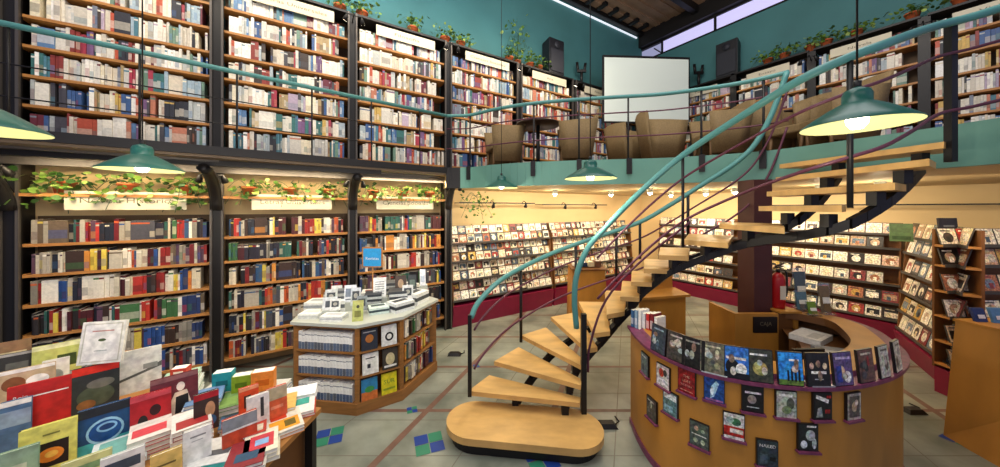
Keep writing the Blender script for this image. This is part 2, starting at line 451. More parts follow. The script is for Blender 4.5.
def fill(W, D, N, a0, a1, z, hmax, pal, key, shelfdesc, dens=.94):
    a = a0+.02; i = 0
    while a < a1-.03:
        r = R.random()
        w = R.choice([.018, .022, .026, .03, .034, .04]) if r < .93 else R.uniform(.05, .15)
        if a+w > a1-.01: break
        if i and R.random() < .35 and books and books[-1]['key'] == key:   # series of matching spines
            pv = books[-1]; h = pv['h']; c = pv['c']; w = pv['w'] if pv['w'] < .05 else w
        else:
            h = hmax*R.uniform(.74, .97); c = R.choice(pal)
        if R.random() < .025: a += R.uniform(.02, .06)
        books.append(dict(W=W, D=D, N=N, a=a, z=z, w=w-.0015, h=h, dp=R.uniform(.12, .19), set=R.uniform(.0, .03), c=c, c2=R.choice(pal), key=key, i=i, desc=shelfdesc, b=R.random()))
        a += w; i += 1
def book_mesh(mb, b, o):
    """o: lower-left-front corner of the spine"""
    D, N, w, h, dp = b['D'], b['N'], b['w'], b['h'], b['dp']
    c = col(b['c'], .1); c2 = col(b['c2']); back = -N*dp
    A, B = o, o+D*w
    y0, y1 = h*(.12+.2*b['b']), h*(.42+.4*b['b'])
    lo, m0, m1, hi = 0, y0, y1, h
    def q(z0, z1, cc): mb.face([A+Z*z0, B+Z*z0, B+Z*z1, A+Z*z1], PRINT, cc)
    if b['b'] < .6:
        q(0, y0, c); q(y0, y1, tuple(.55*x+.45*y for x, y in zip(c, c2))); q(y1, h, c)
    else:
        q(0, h*.82, c); q(h*.82, h*.9, c2); q(h*.9, h, c)
    mb.face([A+back, A, A+Z*h, A+back+Z*h], PRINT, c)
    mb.face([B, B+back, B+back+Z*h, B+Z*h], PRINT, c)
    mb.face([A+Z*h, B+Z*h, B+back+Z*h, A+back+Z*h], PRINT, srgb('E6DFCC'))
    mb.face([A+back, B+back, B, A], PRINT, c)
    mb.face([B+back, A+back, A+back+Z*h, B+back+Z*h], PRINT, srgb('E6DFCC'))
WLm = lambda a, d, z: P0+DL*a+NL*d+Z*z
UPN = ['third shelf', 'x']
rowname = ['bottom', 'second', 'third', 'fourth', 'fifth', 'sixth', 'seventh']
bayname = {-1: 'outermost', 0: 'nearest', 1: 'second', 2: 'third', 3: 'fourth', 4: 'fifth', 5: 'sixth', 6: 'corner'}
for i in range(-1, 7):
    a0, a1 = i*BAY+.03, (i+1)*BAY-.03
    if i == 6: a1 = a0+.7*BAY
    sg = None
    if i >= 0 and i < 6: sg = (a0+.2*BAY, a0+.82*BAY, 4.53, 4.68, SIGNTXT[i])
    bookcase(WLm, DL, NL, a0, a1, UPZ, 4.72, 'tall gallery bookcase of crowded wooden shelves, %s bay along the long wall' % bayname[i], 'gallery bookcases of the long wall', sg, top=4.74)
    for k, z in enumerate(UPZ):
        hm = .25
        if k == 6 and sg:
            hm = .2
        fill(WLm, DL, NL, a0+.05, a1-.05, z, hm, PAL_UP, ('U', i, k), '%s gallery shelf, %s bay' % (rowname[k], bayname[i]))
for i in range(-1, 3):
    a0, a1 = i*BAY+.03, (i+1)*BAY-.03
    sg = (a0+.2*BAY, a0+.8*BAY, 1.98, 2.17, ['x', 'Novela Historica', 'Letras Universales', 'Ciencias Sociales'][i+1]) if i >= 0 else None
    bookcase(WLm, DL, NL, a0, a1, LOZ, 2.3, 'ground floor wooden bookcase under the gallery, %s bay along the long wall' % bayname[i], 'ground floor bookcases of the long wall', sg, top=2.14)
    for k, z in enumerate(LOZ):
        fill(WLm, DL, NL, a0+.05, a1-.05, z, .24, PAL_LO, ('L', i, k), '%s shelf under gallery, %s bay' % (rowname[k], bayname[i]))
for i in range(RNU-1):
    a0, a1 = RT[i]+.03, RT[i+1]-.03
    sg = (a0+.2, a0+.85, 4.5, 4.64, SIGNTXT[6+i])
    bookcase(WR, DR, NR, a0, a1, UPZ, 4.72, 'gallery bookcase beyond the stairhead, %s bay from the screen' % rowname[i+0].replace('bottom', 'first'), 'gallery bookcases beyond the stairhead', sg, top=4.74)
    for k, z in enumerate(UPZ):
        fill(WR, DR, NR, a0+.04, a1-.04, z, .25, PAL_UP+['8C3A34', '2F3038', '6F8C7A', '3F5C8A'], ('R', i, k), '%s shelf beyond stairhead, %s bay from screen' % (rowname[k], ORD[i]))
# small low bookcase below the screen
SX = lambda a, d, z: Vector((2.55+a, 6.95-d, z))
DX = Vector((1, 0, 0)); NX = Vector((0, -1, 0))
bookcase(SX, DX, NX, 0, 1.2, [2.63, 2.93, 3.23], 3.55, 'low bookcase under the white projection screen', 'low bookcase below the screen', None, top=3.56)
for k, z in enumerate([2.63, 2.93, 3.23]):
    fill(SX, DX, NX, .02, 1.18, z, .25, PAL_UP, ('S', 0, k), '%s shelf of low bookcase under screen' % rowname[k])
# island shelving books (third face) are added to the pool
ISL = [Vector((-2.05, 3.14, 0)), Vector((-1.38, 3.05, 0)), Vector((-1.02, 3.29, 0)), Vector((-.79, 3.9, 0)), Vector((-1.25, 4.3, 0)), Vector((-2.2, 3.8, 0))]
d3 = (ISL[3]-ISL[2]).normalized(); n3 = Vector((d3.y, -d3.x, 0))
WI = lambda a, d, z: ISL[2]+d3*a+n3*d+Z*z
for k, z in enumerate([.14, .38, .62]):
    fill(WI, d3, n3, .05, .6, z, .2, PAL_LO, ('I', 0, k), '%s shelf on the aisle side of the island' % rowname[k])
for b in books:
    p = b['W'](b['a'], 0, b['z']); q = b['W'](b['a']+b['w'], 0, b['z']+b['h'])
    x0, y0 = project(p); x1, y1 = project(q)
    ar = abs(x1-x0)*abs(y0-y1)
    vis = 0 <= min(x0, x1) and max(x0, x1) <= 1000 and y1 > 0 and y0 < 467
    if x0 < 320 and y0 > 352: vis = False
    if 22 > x0: vis = False
    if b['key'][0] == 'U' and b['key'][2] == 0: vis = False
    b['area'] = ar if vis else 0
books.sort(key=lambda b: -b['area'])
NB = 235
mb = MB()
for j, b in enumerate(books):
    o = b['W'](b['a'], -b['set'], b['z'])
    if j < NB:
        m1 = MB(); book_mesh(m1, b, o); ob = m1.build('book'); recenter(ob, o)
        sz = 'thick ' if b['w'] > .04 else ('slim ' if b['w'] < .024 else '')
        tag(ob, '%s%s book, %s along the %s' % (sz, cname(b['c']), ordn(b['i']), b['desc']), 'book', 'books on the ' + ('gallery' if b['z'] > 2.5 else 'ground floor') + ' shelves')
    else:
        book_mesh(mb, b, o)
o = mb.build('books'); tag(o, 'tightly packed spines of the many smaller books filling the farther shelves', 'books', None, 'stuff')

# ------------------------------------------------------------------ CD racks
cds = []
CDP = ['F0E6CC', 'EFE6D4', 'E4D4B4', 'F4EEDC', 'DCCCA8', 'E8E0D0', 'D8CDB8', 'F0EADC', '2A2426', '3A2A28', 'A8382C', 'C8A050', '6A7A8A', 'B89878', 'EDE4D0', 'D8B8A0', '8A3A3A', 'C8C0B0', '4A5A6A', 'E0D0B0', 'B07050', '181618', 'F4EEE0']
def rack(W, D, N, L, rows, name, label, sz=.17, base=.3, two=False, desc='', ends=(0, 1), bk=.12):
    t = thing('disc_rack', W(L/2, 0, 0), label, 'disc rack', 'disc racks round the ground floor'); inv = t.location.copy()
    def part(nm, m_):
        o = m_.build(nm, t); o.data.transform(Matrix.Translation(-inv)); return o
    m_ = MB(); m_.hexa([W(0, -bk, 0), W(L, -bk, 0), W(L, .1, 0), W(0, .1, 0), W(0, -bk, base), W(L, -bk, base), W(L, .16, base), W(0, .16, base)], MAG); part('plinth', m_)
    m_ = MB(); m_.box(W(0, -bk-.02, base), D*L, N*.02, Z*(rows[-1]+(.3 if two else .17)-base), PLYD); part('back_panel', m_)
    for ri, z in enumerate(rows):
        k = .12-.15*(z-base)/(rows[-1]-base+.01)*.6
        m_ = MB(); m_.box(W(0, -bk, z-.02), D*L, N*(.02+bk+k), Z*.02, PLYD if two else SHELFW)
        m_.box(W(0, .02+k, z-.02), D*L, N*.008, Z*.035, STEELG); part('shelf', m_)
        tiers = [(0, k), (1, k-.07)] if two else [(0, k)]
        for tt, kk in tiers:
            a = .01; i = 0
            while a+sz < L:
                cds.append(dict(o=W(a, kk, z+tt*.15+.003), D=D, N=N, s=sz, c=R.choice(CDP), c2=R.choice(CDP), c3=R.choice(CDP), i=i, desc='%s%s row of %s' % (rowname[ri].replace('bottom', 'lowest'), ' upper' if tt else '', desc), t=R.random()))
                a += sz+R.uniform(.002, .01); i += 1
    for a in ([[0, L-.02][e] for e in ends]):
        m_ = MB(); m_.hexa([W(a, -.13, base), W(a+.02, -.13, base), W(a+.02, .13, base), W(a, .13, base), W(a, -.13, rows[-1]+.1), W(a+.02, -.13, rows[-1]+.1), W(a+.02, .03, rows[-1]+.1), W(a, .03, rows[-1]+.1)], PLYD)
        part('side_panel', m_)
    return t
rowsL = [.44, .77, 1.08, 1.39]
rack(lambda a, d, z: WLm(3.06*BAY+a, d-.1, z), DL, NL, 2.2, rowsL, 'r', 'long tiered disc rack with magenta plinth just past the last bookcase', sz=.15, two=True, base=.36, desc='rack past the bookcase')
rack(lambda a, d, z: WLm(3.06*BAY+2.25+a, d-.1, z), DL, NL, 2.6, rowsL, 'r', 'long tiered disc rack with magenta plinth behind the lower stair', sz=.15, two=True, base=.36, desc='rack behind the lower stair')
rowsR = [.32, .57, .84, 1.11, 1.385, 1.6]
rack(lambda a, d, z: WR(.35+a, d-.1, z), DR, NR, 1.75, rowsR, 'r', 'tiered disc rack with magenta plinth behind the brown column', base=.27, desc='rack behind the column')
rack(lambda a, d, z: WR(2.15+a, d-.1, z), DR, NR, 1.95, rowsR, 'r', 'tiered disc rack with magenta plinth on the wall behind the round counter', base=.27, desc='rack behind the counter')
qa, qb = Vector((5.66, 4.45, 0)), Vector((4.765, 3.25, 0)); dq = (qb-qa).normalized(); nq = Vector((dq.y, -dq.x, 0))
rack(lambda a, d, z: qa+dq*a+nq*(d-.08)+Z*z, dq, nq, (qb-qa).length, rowsR, 'r', 'disc rack jutting from the wall towards the plywood desk', sz=.195, base=.27, bk=.03, desc='jutting rack', ends=(0,))
qc = Vector((4.75, 3.36, 0)); dc = Vector((1, -.06, 0)).normalized(); nc = Vector((dc.y, -dc.x, 0))
rack(lambda a, d, z: qc+dc*a+nc*(d-.08)+Z*z, dc, nc, 1.5, rowsR, 'r', 'disc rack facing the shop behind the plywood desk', sz=.18, base=.27, desc='rack facing the shop', ends=(1,), bk=.02)
def cd_mesh(m_, b, o):
    D, N, s = b['D'], b['N'], b['s']; lean = (Z*.97-N*.24); th = .01
    u = D; v = lean.normalized(); n = u.cross(v).normalized()
    if n.dot(N) < 0: n = -n
    m_.box(o-n*th, u*s, v*s, n*th, GLOSSY, srgb('55504C'))
    c, c2, c3 = col(b['c'], .1), col(b['c2'], .1), col(b['c3'], .1)
    t = b['t']
    P = [('r', .1, .12+.3*t, .9, .6+.3*t, c2)] if t < .5 else [('e', .5, .45, .3, .32, c2)]
    P.append(('r', .2+.3*t, .15, .45+.3*t, .5, c3)); P.append(('r', .12, .82, .7, .9, c3))
    art(m_, o+u*.004+v*.004, u, v, n, s-.008, s-.008, c, P, PHOTO)
for b in cds:
    p = b['o']; x0, y0 = project(p); x1, y1 = project(p+b['D']*b['s']+Z*b['s'])
    b['area'] = abs(x1-x0)*abs(y1-y0) if (0 < x0 < 1000 and 0 < x1 < 1000) else 0
    if 600 < x0 < 785 and y0 > 225: b['area'] *= .3
    if x0 > 945 and y0 > 318: b['area'] = 0
cds.sort(key=lambda b: -b['area'])
mb = MB()
for j, b in enumerate(cds):
    if j < 300:
        m_ = MB(); cd_mesh(m_, b, b['o']); ob = m_.build('disc_case'); recenter(ob, b['o'])
        tag(ob, '%s disc case, %s along %s' % (cname(b['c']), ordn(b['i']), b['desc']), 'disc', 'disc cases on the wall racks')
    else: cd_mesh(mb, b, b['o'])
tag(mb.build('disc_cases'), 'many small square disc cases facing out on the far rack tiers', 'discs', None, 'stuff')

# ------------------------------------------------------------------ staircase
T = [None,
 None,
 [(-.30, 2.96), (.70, 2.78), (.73, 2.86), (-.11, 3.24)],
 [(-.06, 3.24), (.715, 2.80), (.75, 2.90), (.21, 3.57)],
 [(.24, 3.55), (.733, 2.87), (.80, 2.93), (.55, 3.78)],
 [(.60, 3.73), (.79, 2.88), (.90, 2.92), (.94, 3.90)],
 [(.96, 3.86), (.86, 2.88), (1.02, 2.93), (1.28, 3.84)],
 [(1.27, 3.83), (1.0, 2.96), (1.2, 3.05), (1.54, 3.80)],
 [(1.44, 3.72), (1.16, 3.05), (1.33, 3.02), (1.63, 3.65)],
 [(1.50, 3.6), (1.27, 3.06), (1.45, 3.02), (1.74, 3.55)],
 [(1.62, 3.55), (1.35, 2.97), (1.56, 2.93), (1.88, 3.48)],
 [(1.75, 3.45), (1.44, 2.87), (1.67, 2.8), (2.03, 3.38)],
 [(2.08, 3.48), (1.64, 2.82), (1.84, 2.55), (2.4, 3.25)],
 [(2.22, 3.2), (1.98, 2.85), (2.0, 2.22), (2.55, 2.85)],
 [(2.25, 2.75), (2.0, 1.85), (2.3, 2.1), (2.55, 3.0)],
 [(2.38, 2.82), (2.25, 1.80), (2.52, 1.96), (2.68, 2.98)],
 [(2.6, 2.98), (2.5, 1.84), (2.76, 2.0), (2.85, 3.05)],
 [(2.76, 3.12), (2.88, 2.05), (3.16, 2.18), (3.0, 3.12)]]
RISE = .143
st = thing('staircase', (.2, 2.8, 0), 'curved open staircase with pine treads on black beams and teal handrails', 'staircase'); sv = st.location.copy()
def spart(nm, m_, bevel=0, smooth=False):
    o = m_.build(nm, st, bevel=bevel); o.data.transform(Matrix.Translation(-sv)); return o
# first step: a stadium-shaped plinth
c0, c1 = Vector((-.22, 2.79, 0)), Vector((.62, 2.68, 0)); ax = (c1-c0).normalized(); pr = Vector((-ax.y, ax.x, 0)); rad = .25
pl = []
for k in range(17):
    a = -math.pi/2+math.pi*k/16; pl.append(tuple((c1+ax*math.cos(a)*rad+pr*math.sin(a)*rad)[:2]))
for k in range(17):
    a = math.pi/2+math.pi*k/16; pl.append(tuple((c0+ax*math.cos(a)*rad+pr*math.sin(a)*rad)[:2]))
m_ = MB(); m_.prism(pl, .085, .143, PINE); spart('bottom_step', m_, .008)
ctr = (c0+c1)/2
m_ = MB(); m_.prism([(ctr.x+(x-ctr.x)*.93, ctr.y+(y-ctr.y)*.88) for x, y in pl], 0, .086, STEEL); spart('step_plinth', m_)
treads = {}
for k in range(2, 18):
    q = T[k]; z = k*RISE+(.015 if k == 14 else 0)
    m_ = MB(); m_.prism(q, z-.042, z, PINE); treads[k] = spart('tread', m_, .006)
def across(k, f, side=0):   # point on tread k, f from near/pivot end to far end
    q = [Vector((*p, 0)) for p in T[k]]
    near = (q[1]+q[2])/2; far = (q[0]+q[3])/2
    return near+(far-near)*f
for f, nm in ((.14, 'stringer'), (.62, 'stringer')):
    pts = [across(k, f)+Z*(k*RISE-.15) for k in range(2, 18)]
    sm = catmull(pts, 3); m_ = MB()
    for i in range(len(sm)-1):
        a, b = sm[i], sm[i+1]; t = b-a; n = Vector((t.y, -t.x, 0)).normalized()*.025
        m_.hexa([a-n-Z*.035, b-n-Z*.035, b+n-Z*.035, a+n-Z*.035, a-n+Z*.03, b-n+Z*.03, b+n+Z*.03, a+n+Z*.03], STEEL)
    p = sm[0]; m_.box(Vector((p.x-.03, p.y-.03, .143)), (.06, 0, 0), (0, .06, 0), (0, 0, max(.01, p.z-.143)), STEEL)
    spart(nm, m_)
    for k in range(2, 18):
        p = across(k, f); m_ = MB(); m_.box(Vector((p.x-.03, p.y-.03, k*RISE-.13)), (.06, 0, 0), (0, .06, 0), (0, 0, .088), STEEL)
        o = spart('support_block', m_); o.parent = treads[k]
RA = [at(x, y, d) for x, y, d in [(576.5, 328, 2.86), (574.5, 300, 2.85), (577, 274, 2.85), (588, 248, 2.86), (605, 228, 2.88), (632, 200, 2.85), (660, 174, 2.8), (690, 150, 2.68), (745, 114, 2.3), (800, 80, 1.95), (850, 57, 1.8), (885, 44, 1.77), (915, 33, 1.87), (940, 25, 2.03), (975, 16, 2.0), (1030, -2, 1.9), (1100, -30, 1.7)]]
RB = [at(x, y, d) for x, y, d in [(471, 318, 2.96), (478, 303, 3.05), (497, 283, 3.25), (521, 268, 3.52), (560, 250, 3.82), (600, 236, 3.92), (640, 222, 3.85), (670, 205, 3.72), (700, 186, 3.6), (730, 167, 3.47), (752, 148, 3.38), (768, 122, 3.32), (778, 98, 3.29), (787, 72, 3.26)]]
sRA, sRB = catmull(RA, 5), catmull(RB, 5)
m_ = MB(); m_.tube(sRA, .026, TEALR, 12); spart('handrail', m_)
m_ = MB(); m_.tube(sRB, .026, TEALR, 12); spart('handrail', m_)
for dz, mm, r in ((-.2, PLUM, .01), (-.57, PLUM, .011)):
    m_ = MB(); m_.tube([p+Z*dz for p in sRA[18:]], r, mm, 8); spart('mid_rail', m_)
    m_ = MB(); m_.tube([p+Z*dz for p in sRB[3:]], r, mm, 8); spart('mid_rail', m_)
# lower curl of the plum rail down to the newel
m_ = MB(); m_.tube(catmull([at(588, 372, 2.86), at(590, 345, 2.88), at(606, 300, 2.9), at(640, 262, 2.88), at(690, 222, 2.7)], 5), .011, PLUM, 8); spart('mid_rail', m_)
def post(p, z0, z1, r=.017, nm='rail_post'):
    m_ = MB(); m_.tube([(p[0], p[1], z0), (p[0], p[1], z1)], r, STEEL, 8); spart(nm, m_)
m_ = MB(); m_.box((.735, 2.84, .143), (.045, 0, 0), (0, .045, 0), (0, 0, .90), STEEL); spart('newel_post', m_)
m_ = MB(); m_.box((-.30, 2.94, .24), (.035, 0, 0), (0, .035, 0), (0, 0, .76), STEEL); spart('newel_post', m_)
post((.235, 3.54), .5, 1.33)
def nearest(curve, x, y): return min(curve, key=lambda p: (p.x-x)**2+(p.y-y)**2)
for k, f in ((6, 1.0), (8, 1.0), (10, 1.0), (12, 1.0)):
    q = T[k]; x, y = q[0][0]*.98+.02*q[3][0], q[0][1]
    p = nearest(sRB, x, y); post((p.x, p.y), k*RISE-.05, p.z)
for (x, y, z, r) in ((1.59, 2.72, 1.66, .012), (1.99, 1.85, 2.0, .02)):
    p = min([q for q in sRA if q.y > 1.6], key=lambda q: abs(500+F*q.x/q.y-(684 if r < .015 else 851))); post((p.x, p.y), z, p.z, min(r, .014))
p = at(950, 24, 2.07); m_ = MB(); m_.box((p.x-.03, p.y-.03, 2.3), (.04, 0, 0), (0, .04, 0), (0, 0, p.z-2.3), STEEL); spart('newel_post', m_)

# balcony railing
rl = thing('balcony_railing', (0, 4.6, ZM), 'wavy teal balcony handrail on thin dark posts along the mezzanine edge', 'railing'); rv = rl.location.copy()
def rpart(nm, m_):
    o = m_.build(nm, rl); o.data.transform(Matrix.Translation(-rv)); return o
bal = [Vector((p.x, p.y, 3.4)) for p in EDGE if p.y > 3.2 or p.x < 2.9]
m_ = MB(); m_.tube(bal, .024, TEALR, 12); rpart('handrail', m_)
for dz in (-.2, -.5):
    m_ = MB(); m_.tube([p+Z*dz for p in bal], .009, PLUM, 6); rpart('mid_rail', m_)
for px in (472, 533, 581, 631, 705, 766):
    p = min(bal, key=lambda q: abs(500+F*q.x/q.y-px)); i = bal.index(p)
    t = (bal[min(i+1, len(bal)-1)]-bal[max(i-1, 0)]).normalized(); n = Vector((t.y, -t.x, 0))
    m_ = MB(); m_.tube([(p.x, p.y, ZM-.1), (p.x, p.y, 3.4)], .012, STEEL, 8)
    a = Vector((p.x, p.y, 2.42))+n*.045-t*.03; m_.box(a, t*.06, n*.02, Z*.2, STEEL)
    rpart('post', m_)
rl = thing('gallery_railing', EW0+Z*ZM, 'straight teal handrail on thin posts along the long wall gallery', 'railing'); rv = rl.location.copy()
a, b = EW0+Z*3.4, EW1+Z*3.4
m_ = MB(); m_.tube([a, b], .024, TEALR, 12); rpart('handrail', m_)
for dz in (-.3, -.55):
    m_ = MB(); m_.tube([a+Z*dz, b+Z*dz], .006, STEEL, 6); rpart('mid_rail', m_)
for k in range(9):
    p = EW0+(EW1-EW0)*(k+.55)/9.2; m_ = MB(); m_.tube([(p.x, p.y, ZM), (p.x, p.y, 3.4)], .009, STEEL, 8); rpart('post', m_)

# brown column with plywood pedestal
m_ = MB(); m_.cbox(2.67, 2.86, 3.32, 3.55, 0, 2.3, BROWNC); structure(m_, 'column')
# ------------------------------------------------------------------ round counter
RIM = [(1.22, 2.95), (1.185, 2.69), (1.2, 2.42), (1.33, 2.17), (1.52, 2.04), (1.76, 1.97), (2.0, 1.95), (2.26, 1.99), (2.55, 2.08), (2.82, 2.22), (3.05, 2.4), (3.25, 2.66), (3.38, 2.9), (3.38, 3.15), (3.2, 3.4), (3.05, 3.5)]
rim = catmull([(*p, 0) for p in RIM], 5)
ct = thing('round_counter', (2.2, 2.9, 0), 'curved plywood counter with purple rim, cases clipped to its front', 'counter'); cv = ct.location.copy()
def cpart(nm, m_, par=None):
    o = m_.build(nm, par or ct); o.data.transform(Matrix.Translation(-cv)); return o
cen = Vector((2.25, 3.0, 0))
nrm = []
for i, p in enumerate(rim):
    t = (rim[min(i+1, len(rim)-1)]-rim[max(i-1, 0)]).normalized(); nrm.append(Vector((t.y, -t.x, 0)))   # outward
def ribbon(m_, off0, z0, off1, z1, m, c=(1, 1, 1)):
    n = len(rim); vs = [rim[i]+nrm[i]*off0+Z*z0 for i in range(n)]+[rim[i]+nrm[i]*off1+Z*z1 for i in range(n)]
    m_.mesh_part(vs, [(i, i+1, n+i+1, n+i) for i in range(n-1)], m, c, True)
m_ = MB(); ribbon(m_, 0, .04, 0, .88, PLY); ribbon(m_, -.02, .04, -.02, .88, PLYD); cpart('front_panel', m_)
m_ = MB(); ribbon(m_, .012, 0, .012, .05, PURP); ribbon(m_, 0, 0, .012, 0, PURP); ribbon(m_, .012, .05, 0, .05, PURP); cpart('kick_strip', m_)
m_ = MB(); ribbon(m_, .03, .883, .03, .905, PURP); ribbon(m_, .03, .905, -.05, .905, PURP); ribbon(m_, .03, .883, -.02, .883, PURP); cpart('rim', m_)
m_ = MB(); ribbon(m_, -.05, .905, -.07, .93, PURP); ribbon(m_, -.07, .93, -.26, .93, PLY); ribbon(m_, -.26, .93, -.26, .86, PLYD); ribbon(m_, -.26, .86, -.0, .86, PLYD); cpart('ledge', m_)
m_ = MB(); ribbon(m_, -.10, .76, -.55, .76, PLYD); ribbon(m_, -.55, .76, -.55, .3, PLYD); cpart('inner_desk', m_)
# DVDs: standing on ledge and clipped to the front
def curve_at(px):
    best = None
    for i in range(len(rim)-1):
        for s in range(4):
            p = rim[i].lerp(rim[i+1], s/4); x = 500+F*p.x/p.y
            if nrm[i].dot(p) > 0: continue      # only the part facing the camera
            e = abs(x-px)
            if best is None or e < best[0]: best = (e, p, nrm[i].lerp(nrm[i+1], s/4).normalized())
    return best[1], best[2]
def case(label, p, n, z0, w, h, base, patches, lean=.0, clip=False, th=.014, group='film cases on the round counter'):
    u = Vector((-n.y, n.x, 0)); v = (Z*math.cos(lean)-n*math.sin(lean)).normalized(); nn = u.cross(v)
    if nn.dot(n) < 0: nn = -nn
    t = thing('film_case', p+Z*z0, label, 'film case', group)
    m1 = MB(); o = -u*w/2
    m1.box(o, u*w, v*h, nn*th, mat('case_black', '1A181A', .3))
    ob = m1.build('case', t)
    m1 = MB(); art(m1, o+nn*th+u*.004+v*.004, u, v, nn, w-.008, h-.008, col(base), patches, PHOTO); m1.build('sleeve', t)
    if clip:
        m1 = MB(); m1.box(-u*(w/2+.008)-Z*.008-nn*.0, u*(w+.016), nn*.03, Z*.012, PURP); m1.build('clip', t)
    return t
def rp(c, n=3):
    P = []
    for i in range(n):
        x, y = R.uniform(.05, .6), R.uniform(.1, .6)
        P.append(('e', x+.15, y+.12, R.uniform(.08, .2), R.uniform(.08, .18), col(R.choice(c))))
    P.append(('r', .15, .85, .85, .91, col(c[0]))); return P
Wh, Bk = col('E8E6E0'), col('141416')
upper = [  # px centre, bottom y, label, base, patches
 (659, 'dark grey film case at the counter end, beside stacked paperbacks', '3A4450', rp(['8AA0B0', '506070'])),
 (677, 'dark film case with pale figures, second from the paperback stack', '4A4440', rp(['C8C0B8', '8A6A5A'])),
 (694, 'black film case with small white title standing on the counter', '22221F', rp(['9A9A90', '3A3A36'], 2)),
 (711, 'olive grey film case with pale portrait and title on the ledge', '6E6A56', rp(['C8C2A0', '9A9070', 'E0DCC8'])),
 (735, 'film case with blue sky and black and white heads', '3A78C8', [('e', .35, .35, .28, .25, Bk), ('e', .7, .3, .22, .2, Wh), ('r', .1, .6, .9, .68, Wh), ('r', .0, 0, 1, .18, Bk)]),
 (760, 'dark green film case with golden blossom on the ledge', '3A3E30', [('e', .5, .42, .3, .22, col('9A9050')), ('e', .4, .5, .14, .12, col('C0B878')), ('r', .1, .82, .8, .88, Wh)]),
 (789, 'bright blue film case with four dark figures on grass', '2E8AD8', [('r', 0, 0, 1, .16, col('5A7A30')), ('r', .35, .12, .43, .45, Bk), ('r', .5, .12, .58, .5, Bk), ('r', .65, .12, .73, .46, Bk), ('r', .8, .12, .88, .48, Bk), ('r', .45, .74, .85, .8, Wh)]),
 (816, 'black film case with row of faces and white title', '1C1A1A', [('e', .2, .62, .1, .1, col('C8A890')), ('e', .5, .68, .1, .1, col('B89880')), ('e', .8, .62, .1, .1, col('D0B8A0')), ('r', .15, .38, .85, .46, Wh), ('r', .3, .2, .7, .23, col('A8A8A8'))]),
 (841, 'purple and blue film case with two faces', '5A4A78', [('e', .4, .4, .2, .2, col('D0A890')), ('e', .7, .25, .2, .18, Wh), ('r', .1, .1, .4, .6, col('2A3A8A')), ('r', .1, .8, .9, .88, col('B8A8C8'))]),
 (864, 'maroon and tan film case leaning near the counter bend', '6A4A40', rp(['D8C8B0', '8A2A2A', '2A2A2A'])),
 (882, 'pale film case with dark title leaning at the counter bend', 'C8C8B8', rp(['5A5A50', '98A890'])),
 (895, 'cream film case leaning at the far bend of the counter', 'E4E0C8', rp(['8A8A70', 'B8B0A0'])),
]
for px, lb, base, P in upper:
    p, n = curve_at(px); case(lb, p+n*.008, n, .907, .14 if px < 870 else .115, .2, base, P+rp(['C8C0B0', '4A4A4A', '8A7060', 'A8B0B0'], 2)[:2], lean=.1)
